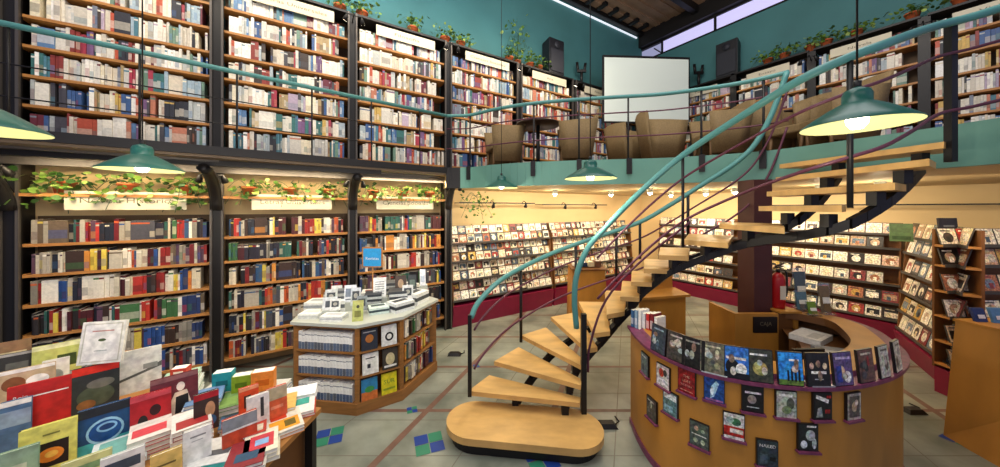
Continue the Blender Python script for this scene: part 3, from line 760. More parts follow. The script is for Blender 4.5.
# second layer lying cases on the rim
for px, lb, base in ((714, 'pale magazine lying flat on the purple rim below the olive case', 'B8C0C0'), (820, 'grey disc case lying flat on the rim near the row of faces', '8A8890')):
    p, n = curve_at(px); u = Vector((-n.y, n.x, 0)); m_ = MB()
    m_.box(p-u*.07+Z*.906-n*.05, u*.14, n*.075, Z*.008, GLOSSY, col(base)); m_.box(p-u*.05+Z*.914-n*.04, u*.1, n*.05, Z*.001, GLOSSY, col('55606A'))
    tag(recenter(m_.build('disc_case'), p+Z*.906), lb, 'disc')
front = [ # px, y centre, h, label, base, patches
 (646, 364, 'grey blue case, highest by the counter end', '5A6A70', rp(['C0C8C8', '303840'])),
 (664, 376, 'white and red case with figures clipped above the rim curve', 'C8C0C0', [('e', .4, .65, .2, .2, col('A8302C')), ('r', .05, .1, .9, .4, col('E0DCE0')), ('e', .7, .7, .15, .15, col('30303A'))]),
 (687, 381, 'red case with white letters The Lost Victory clipped on front', '8E1C20', [('t', 'THE', .5, .72, .4, col('D8A090')), ('t', 'LOST', .5, .52, .5, col('D8A090')), ('t', 'VICTORY', .5, .34, .7, col('D8A090')), ('r', .1, .1, .9, .14, col('C88070'))]),
 (714, 388, 'blue case with pale swirling figure clipped on front', '24488A', [('p', [(.3, .1), (.5, .2), (.75, .75), (.6, .85), (.35, .6)], col('A8C8E0')), ('e', .4, .4, .1, .15, col('D8E8F0')), ('r', .05, .03, .95, .1, col('9A6AA0'))]),
 (752, 398, 'black case with pale title and dim face clipped on front', '1A1818', [('e', .45, .5, .22, .17, col('8A7A78')), ('r', .1, .72, .9, .8, col('C8C0C8')), ('r', .2, .18, .8, .22, col('B0B0B0'))]),
 (785, 403, 'grey white case with seated figure clipped on front', 'A8ACA0', [('e', .7, .55, .2, .22, col('505848')), ('e', .5, .3, .25, .15, col('78845A')), ('r', .1, .8, .8, .9, Wh)]),
 (821, 405, 'black case with slanted white title and red mark', '1C1C1A', [('p', [(.08, .82), (.8, .62), (.84, .76), (.12, .95)], Wh), ('p', [(.1, .1), (.5, .1), (.4, .5), (.2, .45)], col('8A928A')), ('r', .62, .25, .9, .4, col('A02020')), ('r', .7, .82, .95, .92, col('B02424'))]),
 (851, 405, 'pale edged case with brown collage picture, nearest counter bend', 'B8B0A0', [('r', .12, .1, .9, .9, col('5A5048')), ('e', .5, .5, .2, .2, col('B89878')), ('e', .65, .65, .12, .12, col('D8C8B0'))]),
 (653, 409, 'dim grey case in lower row, nearest the counter end', '4A4A48', rp(['B8B8B0', '707068'])),
 (672, 403, 'white topped blue green case in lower row', '5A7A80', [('r', .05, .68, .95, .95, col('DDE6E8')), ('r', .1, .1, .7, .4, col('8AB0B8'))]),
 (700, 434, 'slate green case with four small faces', '4E5850', [('e', .35, .75, .12, .1, col('C09880')), ('e', .7, .7, .1, .08, col('A0A890')), ('e', .3, .25, .12, .1, col('B8C0A0')), ('e', .7, .25, .12, .1, col('C8C8A8')), ('r', .1, .48, .9, .52, Wh)]),
 (734, 425, 'white, green and red case in lower row', 'D8D8D0', [('r', 0, .12, 1, .5, col('B0241C')), ('r', .3, .25, .95, .42, col('E8D8C8')), ('e', .6, .7, .25, .15, col('3A6A4A')), ('e', .3, .75, .2, .12, col('90A8A0'))]),
 (767, 452, 'dark slate case lettered NAKED, lowest on the counter front', '2E3A40', [('t', 'NAKED', .5, .8, .8, Wh), ('r', .1, .1, .5, .5, col('42525A')), ('r', .6, .25, .9, .4, Bk)]),
 (805, 436, 'black case with white branching picture in lower row', '1E2222', [('e', .6, .6, .25, .2, col('A8B0B0')), ('e', .25, .25, .18, .15, col('D0D8D8')), ('e', .8, .3, .12, .2, col('B8C0C0')), ('r', .4, .9, .9, .97, Wh)]),
]
for px, yc, lb, base, P in front:
    p, n = curve_at(px); zc = EYE-(yc-HOR)/F*p.y*1.0
    case(lb, p+n*.002, n, zc-.085, .115, .17, base, P, clip=True, group='film cases clipped to the counter front')
# paperbacks at the end of the counter
for k in range(7):
    c = ['3A6A9A', '8AA8C0', 'E8E8E4', 'D0D4D8', 'C03030', '7A1E28', 'E0E0DA'][k]
    p = Vector((1.21+.022*k*.9, 2.92-.033*k, .907)); m_ = MB()
    b = dict(D=Vector((.45, -.9, 0)).normalized(), N=Vector((-.9, -.45, 0)).normalized(), w=.028, h=.155+.01*(k % 3), dp=.11, c=c, c2='F0F0F0', b=.3+.05*k)
    book_mesh(m_, b, p)
    tag(recenter(m_.build('book'), p), '%s paperback standing on the counter end, %s from the stair' % (cname(c), ORD[k]), 'book', 'paperbacks on the counter end')
# clutter inside the counter
def flat(name, label, cat, c, x, y, z, w, d, h, rz, cc='F4F4F0', group=None):
    u = Vector((math.cos(rz), math.sin(rz), 0)); v = Vector((-math.sin(rz), math.cos(rz), 0)); m1 = MB(); o = Vector((x, y, z))-u*w/2-v*d/2
    m1.box(o, u*w, v*d, Z*h, PRINT, col(c)); m1.box(o+u*w*.15+v*d*.15+Z*h, u*w*.6, v*d*.35, Z*.0008, PRINT, col(cc))
    ob = recenter(m1.build(name), (x, y, z)); return tag(ob, label, cat, group)
flat('paper_stack', 'stack of white papers on the inner desk of the counter', 'papers', 'DDDCD6', 2.93, 2.98, .761, .3, .22, .05, .5, 'B8B8B4')
flat('paper_stack', 'grey folder lying on the inner desk of the counter', 'folder', '8A8E94', 2.85, 2.66, .761, .28, .2, .03, -.4, 'B8BCC0')
m_ = MB(); t = thing('computer_monitor', (2.45, 3.0, .0), 'dark computer monitor seen from behind inside the counter', 'monitor')
m_.cbox(-.2, .2, -.02, .02, .74, .98, STEEL); m_.build('screen_case', t)
m_ = MB(); m_.tube([(0, .02, .64), (0, .02, .78)], .02, STEEL); m_.cbox(-.1, .1, -.08, .1, .62, .64, STEEL); m_.build('stand', t)
t.location = (2.3, 2.36, 0); t.rotation_euler[2] = .05; t.scale = (.6, .6, 1)
t.location.z = -.03
# plywood pedestal round the column with dark notice
t = thing('plywood_pedestal', (2.8, 3.4, 0), 'plywood pedestal round the brown column with a small dark notice', 'pedestal')
m_ = MB(); m_.cbox(-.42, .02, -.2, -.16, 0, .93, PLY); m_.cbox(.02, .26, -.14, -.12, 0, .93, PLYD); m_.cbox(-.42, -.38, -.16, .2, 0, .93, PLY); m_.cbox(.22, .26, -.16, .2, 0, .93, PLY); m_.build('panel', t)
m_ = MB(); m_.cbox(.04, .26, -.2, .2, .93, .95, PLY); m_.build('top', t)
m_ = MB(); m_.cbox(-.24, .0, -.212, -.2, .74, .9, mat('notice_black', '1A1210', .5))
put_text(m_, 'CAJA', (-.12, -.214, .83), (1, 0, 0), Z, .12, INK); m_.build('notice', t)
# service desk behind the counter
t = thing('service_desk', (2.0, 4.0, 0), 'low plywood desk with raised back behind the round counter', 'desk')
m_ = MB(); m_.hexa([(-.3, -.15, 0), (.35, 0, 0), (.35, .02, 0), (-.3, -.13, 0), (-.3, -.15, .9), (.35, 0, .9), (.35, .02, .9), (-.3, -.13, .9)], PLY); m_.build('front_panel', t)
m_ = MB(); m_.hexa([(-.32, -.18, .88), (.4, -.02, .88), (.4, .35, .88), (-.32, .2, .88), (-.32, -.18, .91), (.4, -.02, .91), (.4, .35, .91), (-.32, .2, .91)], PLY); m_.build('top', t)
m_ = MB(); m_.face([(-.3, .18, .9), (.36, .32, .9), (.36, .34, 1.28), (-.0, .28, 1.2)], PLY); m_.face([(-.0, .281, 1.2), (.36, .341, 1.28), (.36, .321, .9), (-.3, .181, .9)], PLY); m_.build('back_screen', t)
# plywood display podium behind the lower steps
t = thing('display_podium', (1.5, 5.5, 0), 'tapering plywood podium standing behind the lower steps', 'podium')
m_ = MB(); m_.hexa([(-.34, -.22, 0), (.34, -.22, 0), (.3, .2, 0), (-.3, .2, 0), (-.27, -.16, .95), (.27, -.16, .95), (.27, .2, .99), (-.27, .2, .99)], PLY); m_.build('body', t)
m_ = MB(); m_.hexa([(-.3, -.2, .95), (.3, -.2, .95), (.3, .22, .99), (-.3, .22, .99), (-.3, -.2, .97), (.3, -.2, .97), (.3, .22, 1.01), (-.3, .22, 1.01)], PLYD); m_.build('top', t)
for k in range(4):
    flat('book', '%s book lying on the plywood podium behind the steps' % ['white', 'dark blue', 'cream', 'brown'][k], 'book', ['E8E4DA', '2A3A5A', 'D8CCA8', '6A4A38'][k], 1.32+.12*k, 5.48, .995, .1, .15, .05+.015*k, .1, group='books on the plywood podium')
# fire extinguisher
t = thing('fire_extinguisher', (2.93, 3.33, .951), 'red fire extinguisher beside the brown column', 'extinguisher')
m_ = MB(); m_.lathe([(0, 0), (.055, 0), (.06, .02), (.06, .3), (.05, .34), (.025, .37), (0, .37)], REDX, n=24); m_.build('cylinder', t)
m_ = MB(); m_.lathe([(0, .37), (.018, .37), (.018, .41), (0, .41)], STEEL, n=12); m_.box((-.05, -.01, .41), (.1, 0, .02), (0, .02, 0), (0, 0, .012), STEEL); m_.box((-.03, -.01, .43), (.09, 0, .03), (0, .02, 0), (0, 0, .012), STEEL); m_.build('valve', t)
m_ = MB(); m_.tube(catmull([(.02, 0, .4), (.08, 0, .38), (.085, -.01, .25), (.07, -.02, .12)], 4), .009, STEEL); m_.build('hose', t)
m_ = MB(); m_.box((-.03, -.0615, .1), (.06, 0, 0), (0, .002, 0), (0, 0, .14), SIGNW); m_.build('instruction_label', t)
# leaflet stands on the counter's far end
def leafstand(x, y, z, w, h, c, label, extra=0):
    t = thing('leaflet_stand', (x, y, z), label, 'leaflet stand')
    m_ = MB(); m_.box((-w/2, 0, 0), (w, 0, 0), (0, .004, 0), (0, .03, h), ACRY); m_.box((-w/2, -.05, 0), (w, 0, 0), (0, .1, 0), (0, 0, .006), ACRY); m_.box((-w/2, -.04, 0), (w, 0, 0), (0, .003, 0), (0, -.004, h*.4), ACRY); m_.build('holder', t)
    m_ = MB(); m_.box((-w*.42, -.006, .012), (w*.84, 0, 0), (0, .004, 0), (0, .028, h*.88), PRINT, col(c)); m_.box((-w*.3, -.012, h*.35), (w*.6, 0, 0), (0, .004, 0), (0, .008, h*.2), PRINT, col('E8E8D8')); m_.build('leaflet', t)
leafstand(3.16, 3.3, .93, .13, .2, '5A7A88', 'clear holder with blue grey leaflet next to the extinguisher')
leafstand(3.13, 3.16, .93, .1, .13, '6A8A2A', 'small clear holder with green card in front of the extinguisher')
leafstand(3.3, 3.2, .93, .12, .3, '7A6A50', 'tall clear holder with brown leaflets on the counter far end')
leafstand(3.24, 3.4, .93, .14, .42, '50606A', 'tallest clear leaflet holder behind the blue grey leaflet')

# plywood desk at right edge
t = thing('plywood_desk', (4.3, 2.5, 0), 'tall plywood desk panel at the aisle in front of the disc racks', 'desk')
q = lambda x, y, z: (x-4.3, y-2.5, z)
m_ = MB(); m_.hexa([q(3.9, 2.78, 0), q(3.78, 1.9, 0), q(5.2, 1.7, 0), q(5.2, 2.85, 0), q(4.02, 2.79, 1.0), q(4.15, 1.9, 1.0), q(5.2, 1.7, 1.0), q(5.2, 2.85, 1.0)], PLY); m_.build('panel', t)
m_ = MB(); m_.hexa([q(4.01, 2.8, 1.0), q(4.14, 1.9, 1.0), q(5.2, 1.7, 1.0), q(5.2, 2.87, 1.0), q(4.01, 2.8, 1.02), q(4.14, 1.9, 1.02), q(5.2, 1.7, 1.02), q(5.2, 2.87, 1.02)], PLY); m_.build('top', t)
for k, (c, lb) in enumerate([('2A3A6A', 'navy book on the plywood desk, nearest its corner'), ('5A8AB0', 'light blue book standing on the plywood desk'), ('B03040', 'red book on the plywood desk beside the blue one'), ('3A3A3A', 'black book on the plywood desk by the red one')]):
    m_ = MB(); p = Vector((4.1+.11*k, 2.72-.03*k, 1.02)); m_.box(p, (.09, -.01, 0), (.002, .02, 0), (0, .03, .11+.01*k), PRINT, col(c)); m_.box(p+Vector((.02, -.004, .03)), (.05, -.005, 0), (0, .002, 0), (0, .008, .03), PRINT, col('E8E4E0'))
    tag(recenter(m_.build('book'), p), lb, 'book')
for k, (c, x, y) in enumerate([('5A7A4A', 5.62, 4.62), ('2E2C34', 4.72, 3.5)]):
    pass

# ------------------------------------------------------------------ island shelving
t = thing('island_bookcase', (-1.5, 3.7, 0), 'angled low wooden island bookcase with white top in the aisle', 'bookcase'); iv = t.location.copy(); IS = t
ISLW = mat('island_wood', '8E6030', .5, noise=.2, nscale=5, stretch=(1, 1, 10))
def ipart(nm, m_):
    o = m_.build(nm, IS); o.data.transform(Matrix.Translation(-iv)); return o
ip = [tuple(p[:2]) for p in ISL]
cI = Vector((-1.5, 3.65, 0))
shr = lambda f: [tuple((cI+(p-cI)*f)[:2]) for p in ISL]
m_ = MB(); m_.prism(shr(.78), .1, .84, PLYD); ipart('core', m_)
for z in (0.02, .36, .6):
    m_ = MB()
    if z < .1: m_.prism(shr(1.02), 0, .11, ISLW)
    else: m_.prism(ip, z-.02, z, ISLW)
    ipart('plinth' if z < .1 else 'shelf', m_)
m_ = MB(); m_.prism(shr(1.04), .845, .875, WHITE); ipart('top', m_)
m_ = MB(); m_.prism(ip, .82, .845, ISLW); ipart('top_rail', m_)
for i in range(6):
    a = ISL[i]; dd = (cI-a).normalized(); m_ = MB(); e = Vector((-dd.y, dd.x, 0))*.022
    m_.box(a-e, e*2, dd*.22, Z*.84, ISLW); ipart('upright', m_)
# journals on the front face
d1 = (ISL[1]-ISL[0]).normalized(); n1 = Vector((d1.y, -d1.x, 0))
for k, z in enumerate([.112, .362, .602]):
    a = .045; i = 0
    while a < .62:
        h = .172+R.uniform(-.008, .006); p = ISL[0]+d1*a-n1*.01+Z*z; w = .034; m_ = MB()
        cW, cB = col('F2F2EE', .05), col(R.choice(['5A6A84', '4A5A78', '66748A', '5E6470']), .1)
        A, B = p, p+d1*(w-.002); bk = -n1*.13
        m_.box(A, d1*(w-.002), bk, Z*h, PRINT, cW)
        m_.face([A+n1*.0006, B+n1*.0006, B+n1*.0006+Z*h*.42, A+n1*.0006+Z*h*.42], PRINT, cB)
        m_.face([A+n1*.0006+Z*h*.8, B+n1*.0006+Z*h*.8, B+n1*.0006+Z*h*.84, A+n1*.0006+Z*h*.84], PRINT, cB)
        tag(recenter(m_.build('journal'), p), 'white and slate journal, %s along the %s island shelf' % (ordn(i), ['bottom', 'middle', 'top'][k]), 'journal', 'matching journals on the island shelves')
        a += w; i += 1
# face-out books on the angled face
d2 = (ISL[2]-ISL[1]).normalized(); n2 = Vector((d2.y, -d2.x, 0))
def standing(name, label, cat, p, u, n, w, h, th, base, patches, lean=.12, group=None, top='E8E4D8', spine=None):
    """upright book: p = lower-left corner of cover on the support, u = along cover, n = cover normal"""
    u = Vector(u).normalized(); n = Vector(n).normalized(); v = (Z*math.cos(lean)-n*math.sin(lean)).normalized()
    nn = u.cross(v); nn = nn if nn.dot(n) > 0 else -nn
    t = thing(name, p, label, cat, group)
    m_ = MB(); o = Vector((0, 0, 0))
    m_.box(o-nn*.003, u*w, v*h, nn*.003, PRINT, col(base)); m_.box(o-nn*th, u*w, v*h, nn*.003, PRINT, col(base)); m_.box(o-nn*th, u*.003, v*h, nn*th, PRINT, col(spine or base))
    m_.build('cover', t)
    m_ = MB(); m_.box(o-nn*(th-.004)+u*.004+v*.004, u*(w-.007), v*(h-.008), nn*(th-.008), PRINT, col(top)); m_.build('page_block', t)
    m_ = MB(); art(m_, o, u, v, nn, w, h, col(base), patches, PHOTOS); m_.build('cover_art', t)
    return t
cov = [('dark book with orange glow, lower of island corner', '')]
isl = [(.112, .04, '2E7AA8', 'blue landscape book facing out, bottom shelf of island corner', [('r', 0, 0, 1, .4, col('C86A30')), ('e', .5, .5, .3, .15, col('3A8A4A'))]),
 (.112, .23, 'D8C820', 'yellow book with green lettering, bottom shelf of island corner', [('t', 'SUR', .5, .6, .7, col('3A7A2A')), ('r', .1, .2, .9, .3, col('8A9A20'))]),
 (.362, .05, 'E4E2DC', 'white book with small dark figures, middle island shelf', [('r', .3, .3, .5, .5, col('30303A')), ('r', .2, .75, .8, .8, Bk)]),
 (.362, .24, '3A342C', 'black and white photo book, middle island shelf', [('e', .5, .5, .3, .3, col('C8B890')), ('r', .1, .1, .9, .2, Wh)]),
 (.602, .04, '2A2E3A', 'dark book with orange emblem, top island shelf', [('e', .5, .55, .25, .2, col('B06A30')), ('r', .1, .85, .9, .9, col('A8A8A8'))]),
 (.602, .23, 'DCDCD8', 'pale book with black ring, top island shelf', [('e', .5, .45, .28, .22, Bk), ('e', .5, .45, .16, .13, Wh)])]
for z, a, c, lb, P in isl:
    standing('book', lb, 'book', ISL[1]+d2*a-n2*.0+Z*z, d2, n2, .15, .2, .02, c, P, .08, 'face-out books on the island corner')
# things on the island top
def tray(name, label, cat, x, y, z, w, d, h, rz, c, c2, group=None, n=3):
    t = thing(name, (x, y, z), label, cat, group, rz); hh = h/n
    for k in range(n):
        m1 = MB(); j = R.uniform(-.006, .006)
        m1.cbox(-w/2+j, w/2+j, -d/2-j, d/2-j, hh*k+.0005, hh*(k+1)-.0015, PRINT, col(c if k % 2 == 0 else c2)); 
        if k == n-1: m1.cbox(-w*.35, w*.35, -d*.1, d*.3, hh*(k+1)-.0015, hh*(k+1), PRINT, col(c2))
        m1.build('magazine', t)
    return t
tops = [(-1.95, 3.28, .2, .16, .05, .0, 'E6E8E4', 'C8CCC8', 'low white magazine pile at the near outer corner of the island'),
 (-1.68, 3.2, .22, .14, .05, 0, 'DDE0DC', 'B8BCC0', 'low white magazine pile in the middle of the island front'),
 (-2.05, 3.55, .2, .2, .09, .1, 'E0E2DC', '9AA0A4', 'white magazine pile along the bookcase side of the island'),
 (-1.8, 3.5, .2, .18, .12, .2, 'E4E6E4', '6A7078', 'taller grey white magazine pile in the island middle'),
 (-1.1, 3.5, .24, .18, .1, .9, 'D8DCDC', '3A3E44', 'grey magazine pile with dark strip on the island aisle side'),
 (-1.0, 3.78, .24, .2, .13, 1.2, 'E2E4E0', '4A4E52', 'tall pale magazine pile on the island aisle side'),
 (-1.2, 4.05, .22, .22, .15, 1.2, 'DCDEDA', '707478', 'pale magazine pile at the far end of the island'),
 (-1.55, 3.85, .25, .2, .12, .3, 'D4D6D2', '8A5A50', 'grey magazine pile with reddish issue, island centre'),
 (-1.32, 3.42, .2, .16, .07, .5, 'CFE0D8', '3A4A50', 'pale green magazine pile behind the yellow booklet')]
for x, y, w, d, h, rz, c, c2, lb in tops: tray('magazine_pile', lb, 'magazines', x, y, .875, w, d, h, rz, c, c2, 'magazine piles on the island top')
for x, y, z0, w, d, h, c, c2, lb in [(-1.75, 3.62, .875, .2, .14, .2, 'C8CCC8', '6A6E74', 'upright block of grey magazines in the island centre'), (-1.45, 3.62, .875, .18, .2, .16, 'BCC0BE', '3A3E44', 'dark striped magazine block in the island centre'), (-1.35, 4.0, .875, .24, .2, .2, 'CDD0CA', '5A5E60', 'tall magazine block towards the far end'), (-1.98, 3.78, .875, .2, .16, .14, 'D8D0C0', '8A8A80', 'cream magazine block at the bookcase side'), (-1.2, 3.72, .875, .2, .24, .17, 'D0D4D0', '44484C', 'dark edged magazine block behind the aisle piles')]:
    tray('magazine_pile', lb, 'magazines', x, y, z0, w, d, h, .3, c, c2, 'magazine piles on the island top', n=6)
for x, y, w, h, c, lb in [(-1.9, 3.42, .12, .17, 'D0D2D0', 'pale frame with dark photo near the outer island corner'), (-1.62, 3.42, .1, .19, 'C8CCD0', 'grey white frame in the middle of the island front'), (-1.5, 3.3, .1, .15, '8A9096', 'slate card standing left of the yellow green booklet'), (-1.12, 3.62, .12, .17, 'E4E4E0', 'white card with dark lines on the island aisle side'), (-1.78, 3.3, .1, .12, 'E8E8E4', 'small white card with black square at the island front')]:
    standing('booklet', lb, 'booklet', Vector((x, y, .94 if y > 3.35 else .925)), Vector((.95, .25, 0)), Vector((.25, -.95, 0)), w, h, .012, c, [('r', .15, .3, .85, .8, col('3E444A')), ('e', .5, .55, .2, .15, col('A8A49A'))], .25, 'booklets standing on the island top')
ndir = Vector((.3, -.95, 0)).normalized(); udir = Vector((.95, .3, 0)).normalized()
sto = [(352, 318, 'B8BA6A', .1, .2, 'yellow green booklet standing on the island front edge', [('r', .2, .2, .8, .5, col('7A7A3A')), ('e', .5, .7, .15, .08, col('3A3A2A'))], .876, 3.12),
 (344, 292, 'E6E8EC', .12, .18, 'white leaflet with blue grey photo standing on the island', [('r', .1, .3, .9, .8, col('7A8496')), ('r', .1, .12, .7, .18, col('505868'))], .97, 3.45),
 (322, 300, 'D8DADC', .14, .13, 'grey and white card with dark photo on the island', [('r', .2, .2, .7, .7, col('4A5058'))], .93, 3.3),
 (331, 286, 'E0E0DC', .11, .14, 'white card with yellow patch standing on the island', [('r', .0, .1, .3, .5, col('D8D020')), ('r', .4, .2, .9, .7, col('6A6E74'))], .97, 3.6),
 (373, 293, 'F0F0EC', .14, .22, 'tall white price list with grey lines on the island', [('r', .15, .15+.12*k, .85, .19+.12*k, col('8A8C90')) for k in range(6)], .98, 3.6) ,
 (395, 291, '4A3A30', .13, .21, 'dark brown photo book standing on the island', [('e', .5, .55, .25, .25, col('B89878'))], .98, 3.75),
 (408, 288, '3A4040', .1, .2, 'dark green book standing beside the brown photo book', [('r', .2, .3, .8, .7, col('6A7A70'))], .98, 3.85),
 (420, 284, 'F0F0F4', .07, .2, 'narrow white card standing at the island far end', [('r', .2, .2, .8, .6, col('C8D0E0'))], 1.03, 3.95)]
for px, py, c, w, h, lb, P, z, Y in sto:
    x = (px-500)/F*Y; standing('booklet', lb, 'booklet', Vector((x, Y, z)), udir, ndir, w, h, .012, c, P, .25, 'booklets standing on the island top')
    if z > .88:
        m_ = MB(); m_.box((x-.01, Y-.02, .875), (w+.03, .04, 0), (-.03, .1, 0), (0, 0, z-.876), WHITE); o = recenter(m_.build('display_riser'), (x, Y, .875)); tag(o, 'white riser block under the ' + ' '.join(lb.split()[:4]), 'riser', 'white risers on the island top')
t = thing('blue_sign', (-1.58, 3.92, .875), 'blue card sign in wooden frame on a thin stick', 'sign')
m_ = MB(); m_.tube([(0, 0, 0), (0, 0, .42)], .008, SHELFW); m_.build('stick', t)
m_ = MB(); m_.cbox(-.125, .125, -.012, .012, .39, .64, SHELFW); m_.build('frame', t)
m_ = MB(); m_.cbox(-.11, .11, -.014, -.012, .405, .625, PRINT, col('2E9AD8')); put_text(m_, 'Revistas', (0, -.0155, .5), (1, 0, 0), Z, .16, INKW); m_.build('card', t)

# ------------------------------------------------------------------ display table with books (near left)
t = thing('display_table', (-2.2, 1.6, 0), 'low display table crowded with upright and stacked books', 'table'); TV = t.location.copy()
TP = [(-1.12, 1.98), (-1.2, .75), (-3.35, .95), (-3.3, 2.35)]
m_ = MB(); m_.prism([(x-TV.x, y-TV.y) for x, y in TP], .72, .75, SHELFW); m_.build('tabletop', t)
m_ = MB(); m_.prism([((x*.93+cx*.07)-TV.x, (y*.93+1.6*.07)-TV.y) for (x, y), cx in zip(TP, (-2.2,)*4)], .1, .7, PLYD); m_.build('cabinet', t)
for (x, y) in [(-1.16, 1.93), (-1.24, .85), (-3.28, 1.05), (-3.25, 2.26)]:
    m_ = MB(); m_.box((x-TV.x-.02, y-TV.y-.02, 0), (.045, 0, 0), (0, .045, 0), (0, 0, .72), STEEL); m_.build('leg', t)
dT = Vector((.69, .72, 0)).normalized(); nT = Vector((.72, -.69, 0)).normalized()
G = 'upright books on the display table'
def tb(pxl, pyl, ztop, w, h, base, label, patches, lean=.1, th=.022, u=dT, n=nT, spine=None, zb=None):
    top = atz(pxl, pyl, ztop); v = (Z*math.cos(lean)-n*math.sin(lean)); p = top-v*h
    return standing('book', label, 'book', p, u, n, w, h, th, base, patches, lean, G, spine=spine)
tb(18.5, 433, 1.0, .157, .235, 'E3DC6C', 'yellow book with black square and orange oval', [('r', .22, .2, .86, .66, col('1E1410')), ('e', .54, .42, .24, .13, col('E8842A')), ('e', .56, .43, .12, .06, col('F4B850')), ('r', .4, .8, .7, .83, col('8A8A40'))], spine='2A2A1A')
tb(77, 413, 1.0, .17, .235, '1E4A78', 'blue book with pale cup drawing', [('r', 0, 0, 1, .3, col('4AB0B0')), ('r', .0, .82, 1, 1, col('24282E')), ('e', .52, .48, .36, .26, col('9AC8E0')), ('e', .52, .48, .31, .21, col('164A8A')), ('e', .55, .55, .2, .1, col('88B8E0')), ('e', .55, .55, .15, .06, col('1A3A70'))], spine='3A4A2A')
tb(130, 399, 1.0, .15, .23, 'B01C24', 'red book with black scattered figures beside the blue cup book', [('e', .3, .4, .12, .15, Bk), ('e', .6, .6, .14, .12, col('301418')), ('e', .7, .25, .12, .14, Bk), ('r', 0, .88, 1, 1, col('C84850'))])
tb(7, 389, 1.07, .2, .25, 'B4221E', 'plain red book with thin white title line', [('r', .1, .72, .95, .745, Wh), ('t', 'Rojo', .2, .76, .22, Wh)])
tb(72, 370.6, 1.09, .17, .26, '2E3230', 'red topped book with dark painted landscape', [('r', 0, .84, 1, 1, col('D8301C')), ('e', .5, .35, .4, .22, col('4A5240')), ('e', .6, .6, .3, .1, col('6A6A60')), ('e', .3, .2, .2, .1, col('8A5A30'))])
tb(119.5, 353.5, 1.09, .18, .26, 'D8D8D0', 'tall pale grey book with dark landscape strip', [('p', [(0, .3), (1, .5), (1, .62), (.6, .48), (0, .36)], col('5A5C58')), ('r', .55, .5, .9, .62, col('8A8C88'))])
tb(150, 382, 1.05, .19, .24, '6A2A32', 'maroon book with pale woman in black', [('e', .62, .72, .09, .1, col('E8D8C8')), ('p', [(.35, .3), (.5, .6), (.75, .62), (.85, .3), (.7, .1), (.4, .1)], col('E0C8B0')), ('p', [(.5, .12), (.52, .5), (.78, .52), (.8, .12)], Bk), ('r', 0, .9, 1, 1, col('8A5A5A'))])
tb(193.5, 396.5, 1.0, .1, .2, '3A2A26', 'small dark book with red top edge', [('r', 0, .84, 1, 1, col('B02028')), ('e', .65, .55, .2, .2, col('C0906A')), ('e', .6, .25, .3, .15, col('3A6A9A'))])
tb(238.7, 390, .97, .09, .15, 'D8502A', 'bright orange book with dark mark', [('r', .25, .25, .6, .7, col('3A2420')), ('r', .0, .88, 1, 1, col('E89A70'))])
tb(246.6, 399, .96, .1, .17, 'E8E4DC', 'white book with gold and dark motif', [('r', .1, .15, .35, .6, col('C8A040')), ('r', .6, .3, .75, .9, col('3A3A3A'))])
tb(266, 390.5, .96, .1, .17, 'D8603A', 'orange red book at the aisle end of its row', [('r', 0, .6, 1, 1, col('B8A888')), ('r', .2, .3, .8, .4, col('E89070'))])
tb(222, 422, .93, .14, .15, 'C84A2A', 'orange red book with grey upper half', [('r', 0, .62, 1, 1, col('8A8E92')), ('r', .0, .56, 1, .62, Wh)])
tb(182.6, 434, .94, .1, .18, 'E6E6E0', 'white book with thin grey title', [('r', .25, .8, .8, .84, col('8A8A88')), ('r', .3, .7, .7, .72, col('A8A8A8'))], spine='161616')
tb(150, 458, .9, .1, .14, 'D8B868', 'mustard book with small title at the table front', [('r', .2, .6, .8, .66, col('6A5A30')), ('r', .2, .4, .6, .44, col('8A7A50'))])
tb(0, 404, 1.02, .09, .25, '4A6A8A', 'blue grey book at the table edge', [('r', 0, .5, 1, .8, col('8AA0B0')), ('r', 0, .9, 1, 1, Wh)])
tb(-22, 462, .98, .14, .2, '8AAA8A', 'pale green book at the front of the table', [('r', .2, .3, .8, .7, col('B8C8A8'))])
tb(60, 466, .9, .14, .14, 'C8CC8A', 'pale yellow green book in front of the blue cup book', [('r', .1, .6, .9, .8, col('7AA070'))])
tb(100, 461, .9, .13, .14, 'D8DCD8', 'silver white book in front of the blue cup book', [('r', .1, .5, .9, .8, col('3A4A5A'))])
tb(-5, 374, 1.06, .2, .2, 'B8A080', 'brown and white picture book behind the plain red one', [('e', .3, .6, .2, .2, col('7A4A2A')), ('e', .7, .6, .2, .15, Wh), ('r', 0, .9, 1, 1, Wh)])
tb(42, 362, 1.05, .1, .2, 'D8D6CC', 'pale book with mottled cover behind the red one', [('e', .5, .5, .3, .2, col('9A9C98'))])
tb(-6, 357, 1.05, .21, .2, '2E302E', 'charcoal book in the far row of the table', [('r', .2, .5, .6, .7, col('5A5C58')), ('r', 0, .92, 1, 1, col('A8A8A0'))])
tb(32, 348, 1.07, .2, .2, 'B8BC68', 'lime green book in the far row of the table', [('r', .5, .2, .9, .6, col('3A4A20')), ('r', 0, .85, 1, 1, col('DADCA8'))])
tb(-10, 345, 1.06, .16, .18, '8A6A4A', 'tan book at the very back of the table', [('r', .1, .3, .9, .6, col('C8B890'))])
standing('book', 'white book with thin double border propped high on the pile', 'book', atz(76, 366, 1.10), Vector((.97, .25, 0)), Vector((.25, -.97, 0)), .2, .235, .018, 'EAE8DC',
 [('r', .06, .05, .94, .95, col('C8C4B0')), ('r', .09, .07, .91, .93, col('F0EEE4')), ('e', .5, .56, .09, .035, col('4A5A30')), ('r', .25, .76, .75, .79, col('C89080')), ('r', .35, .3, .65, .32, col('A8A8A0'))], .18, G)
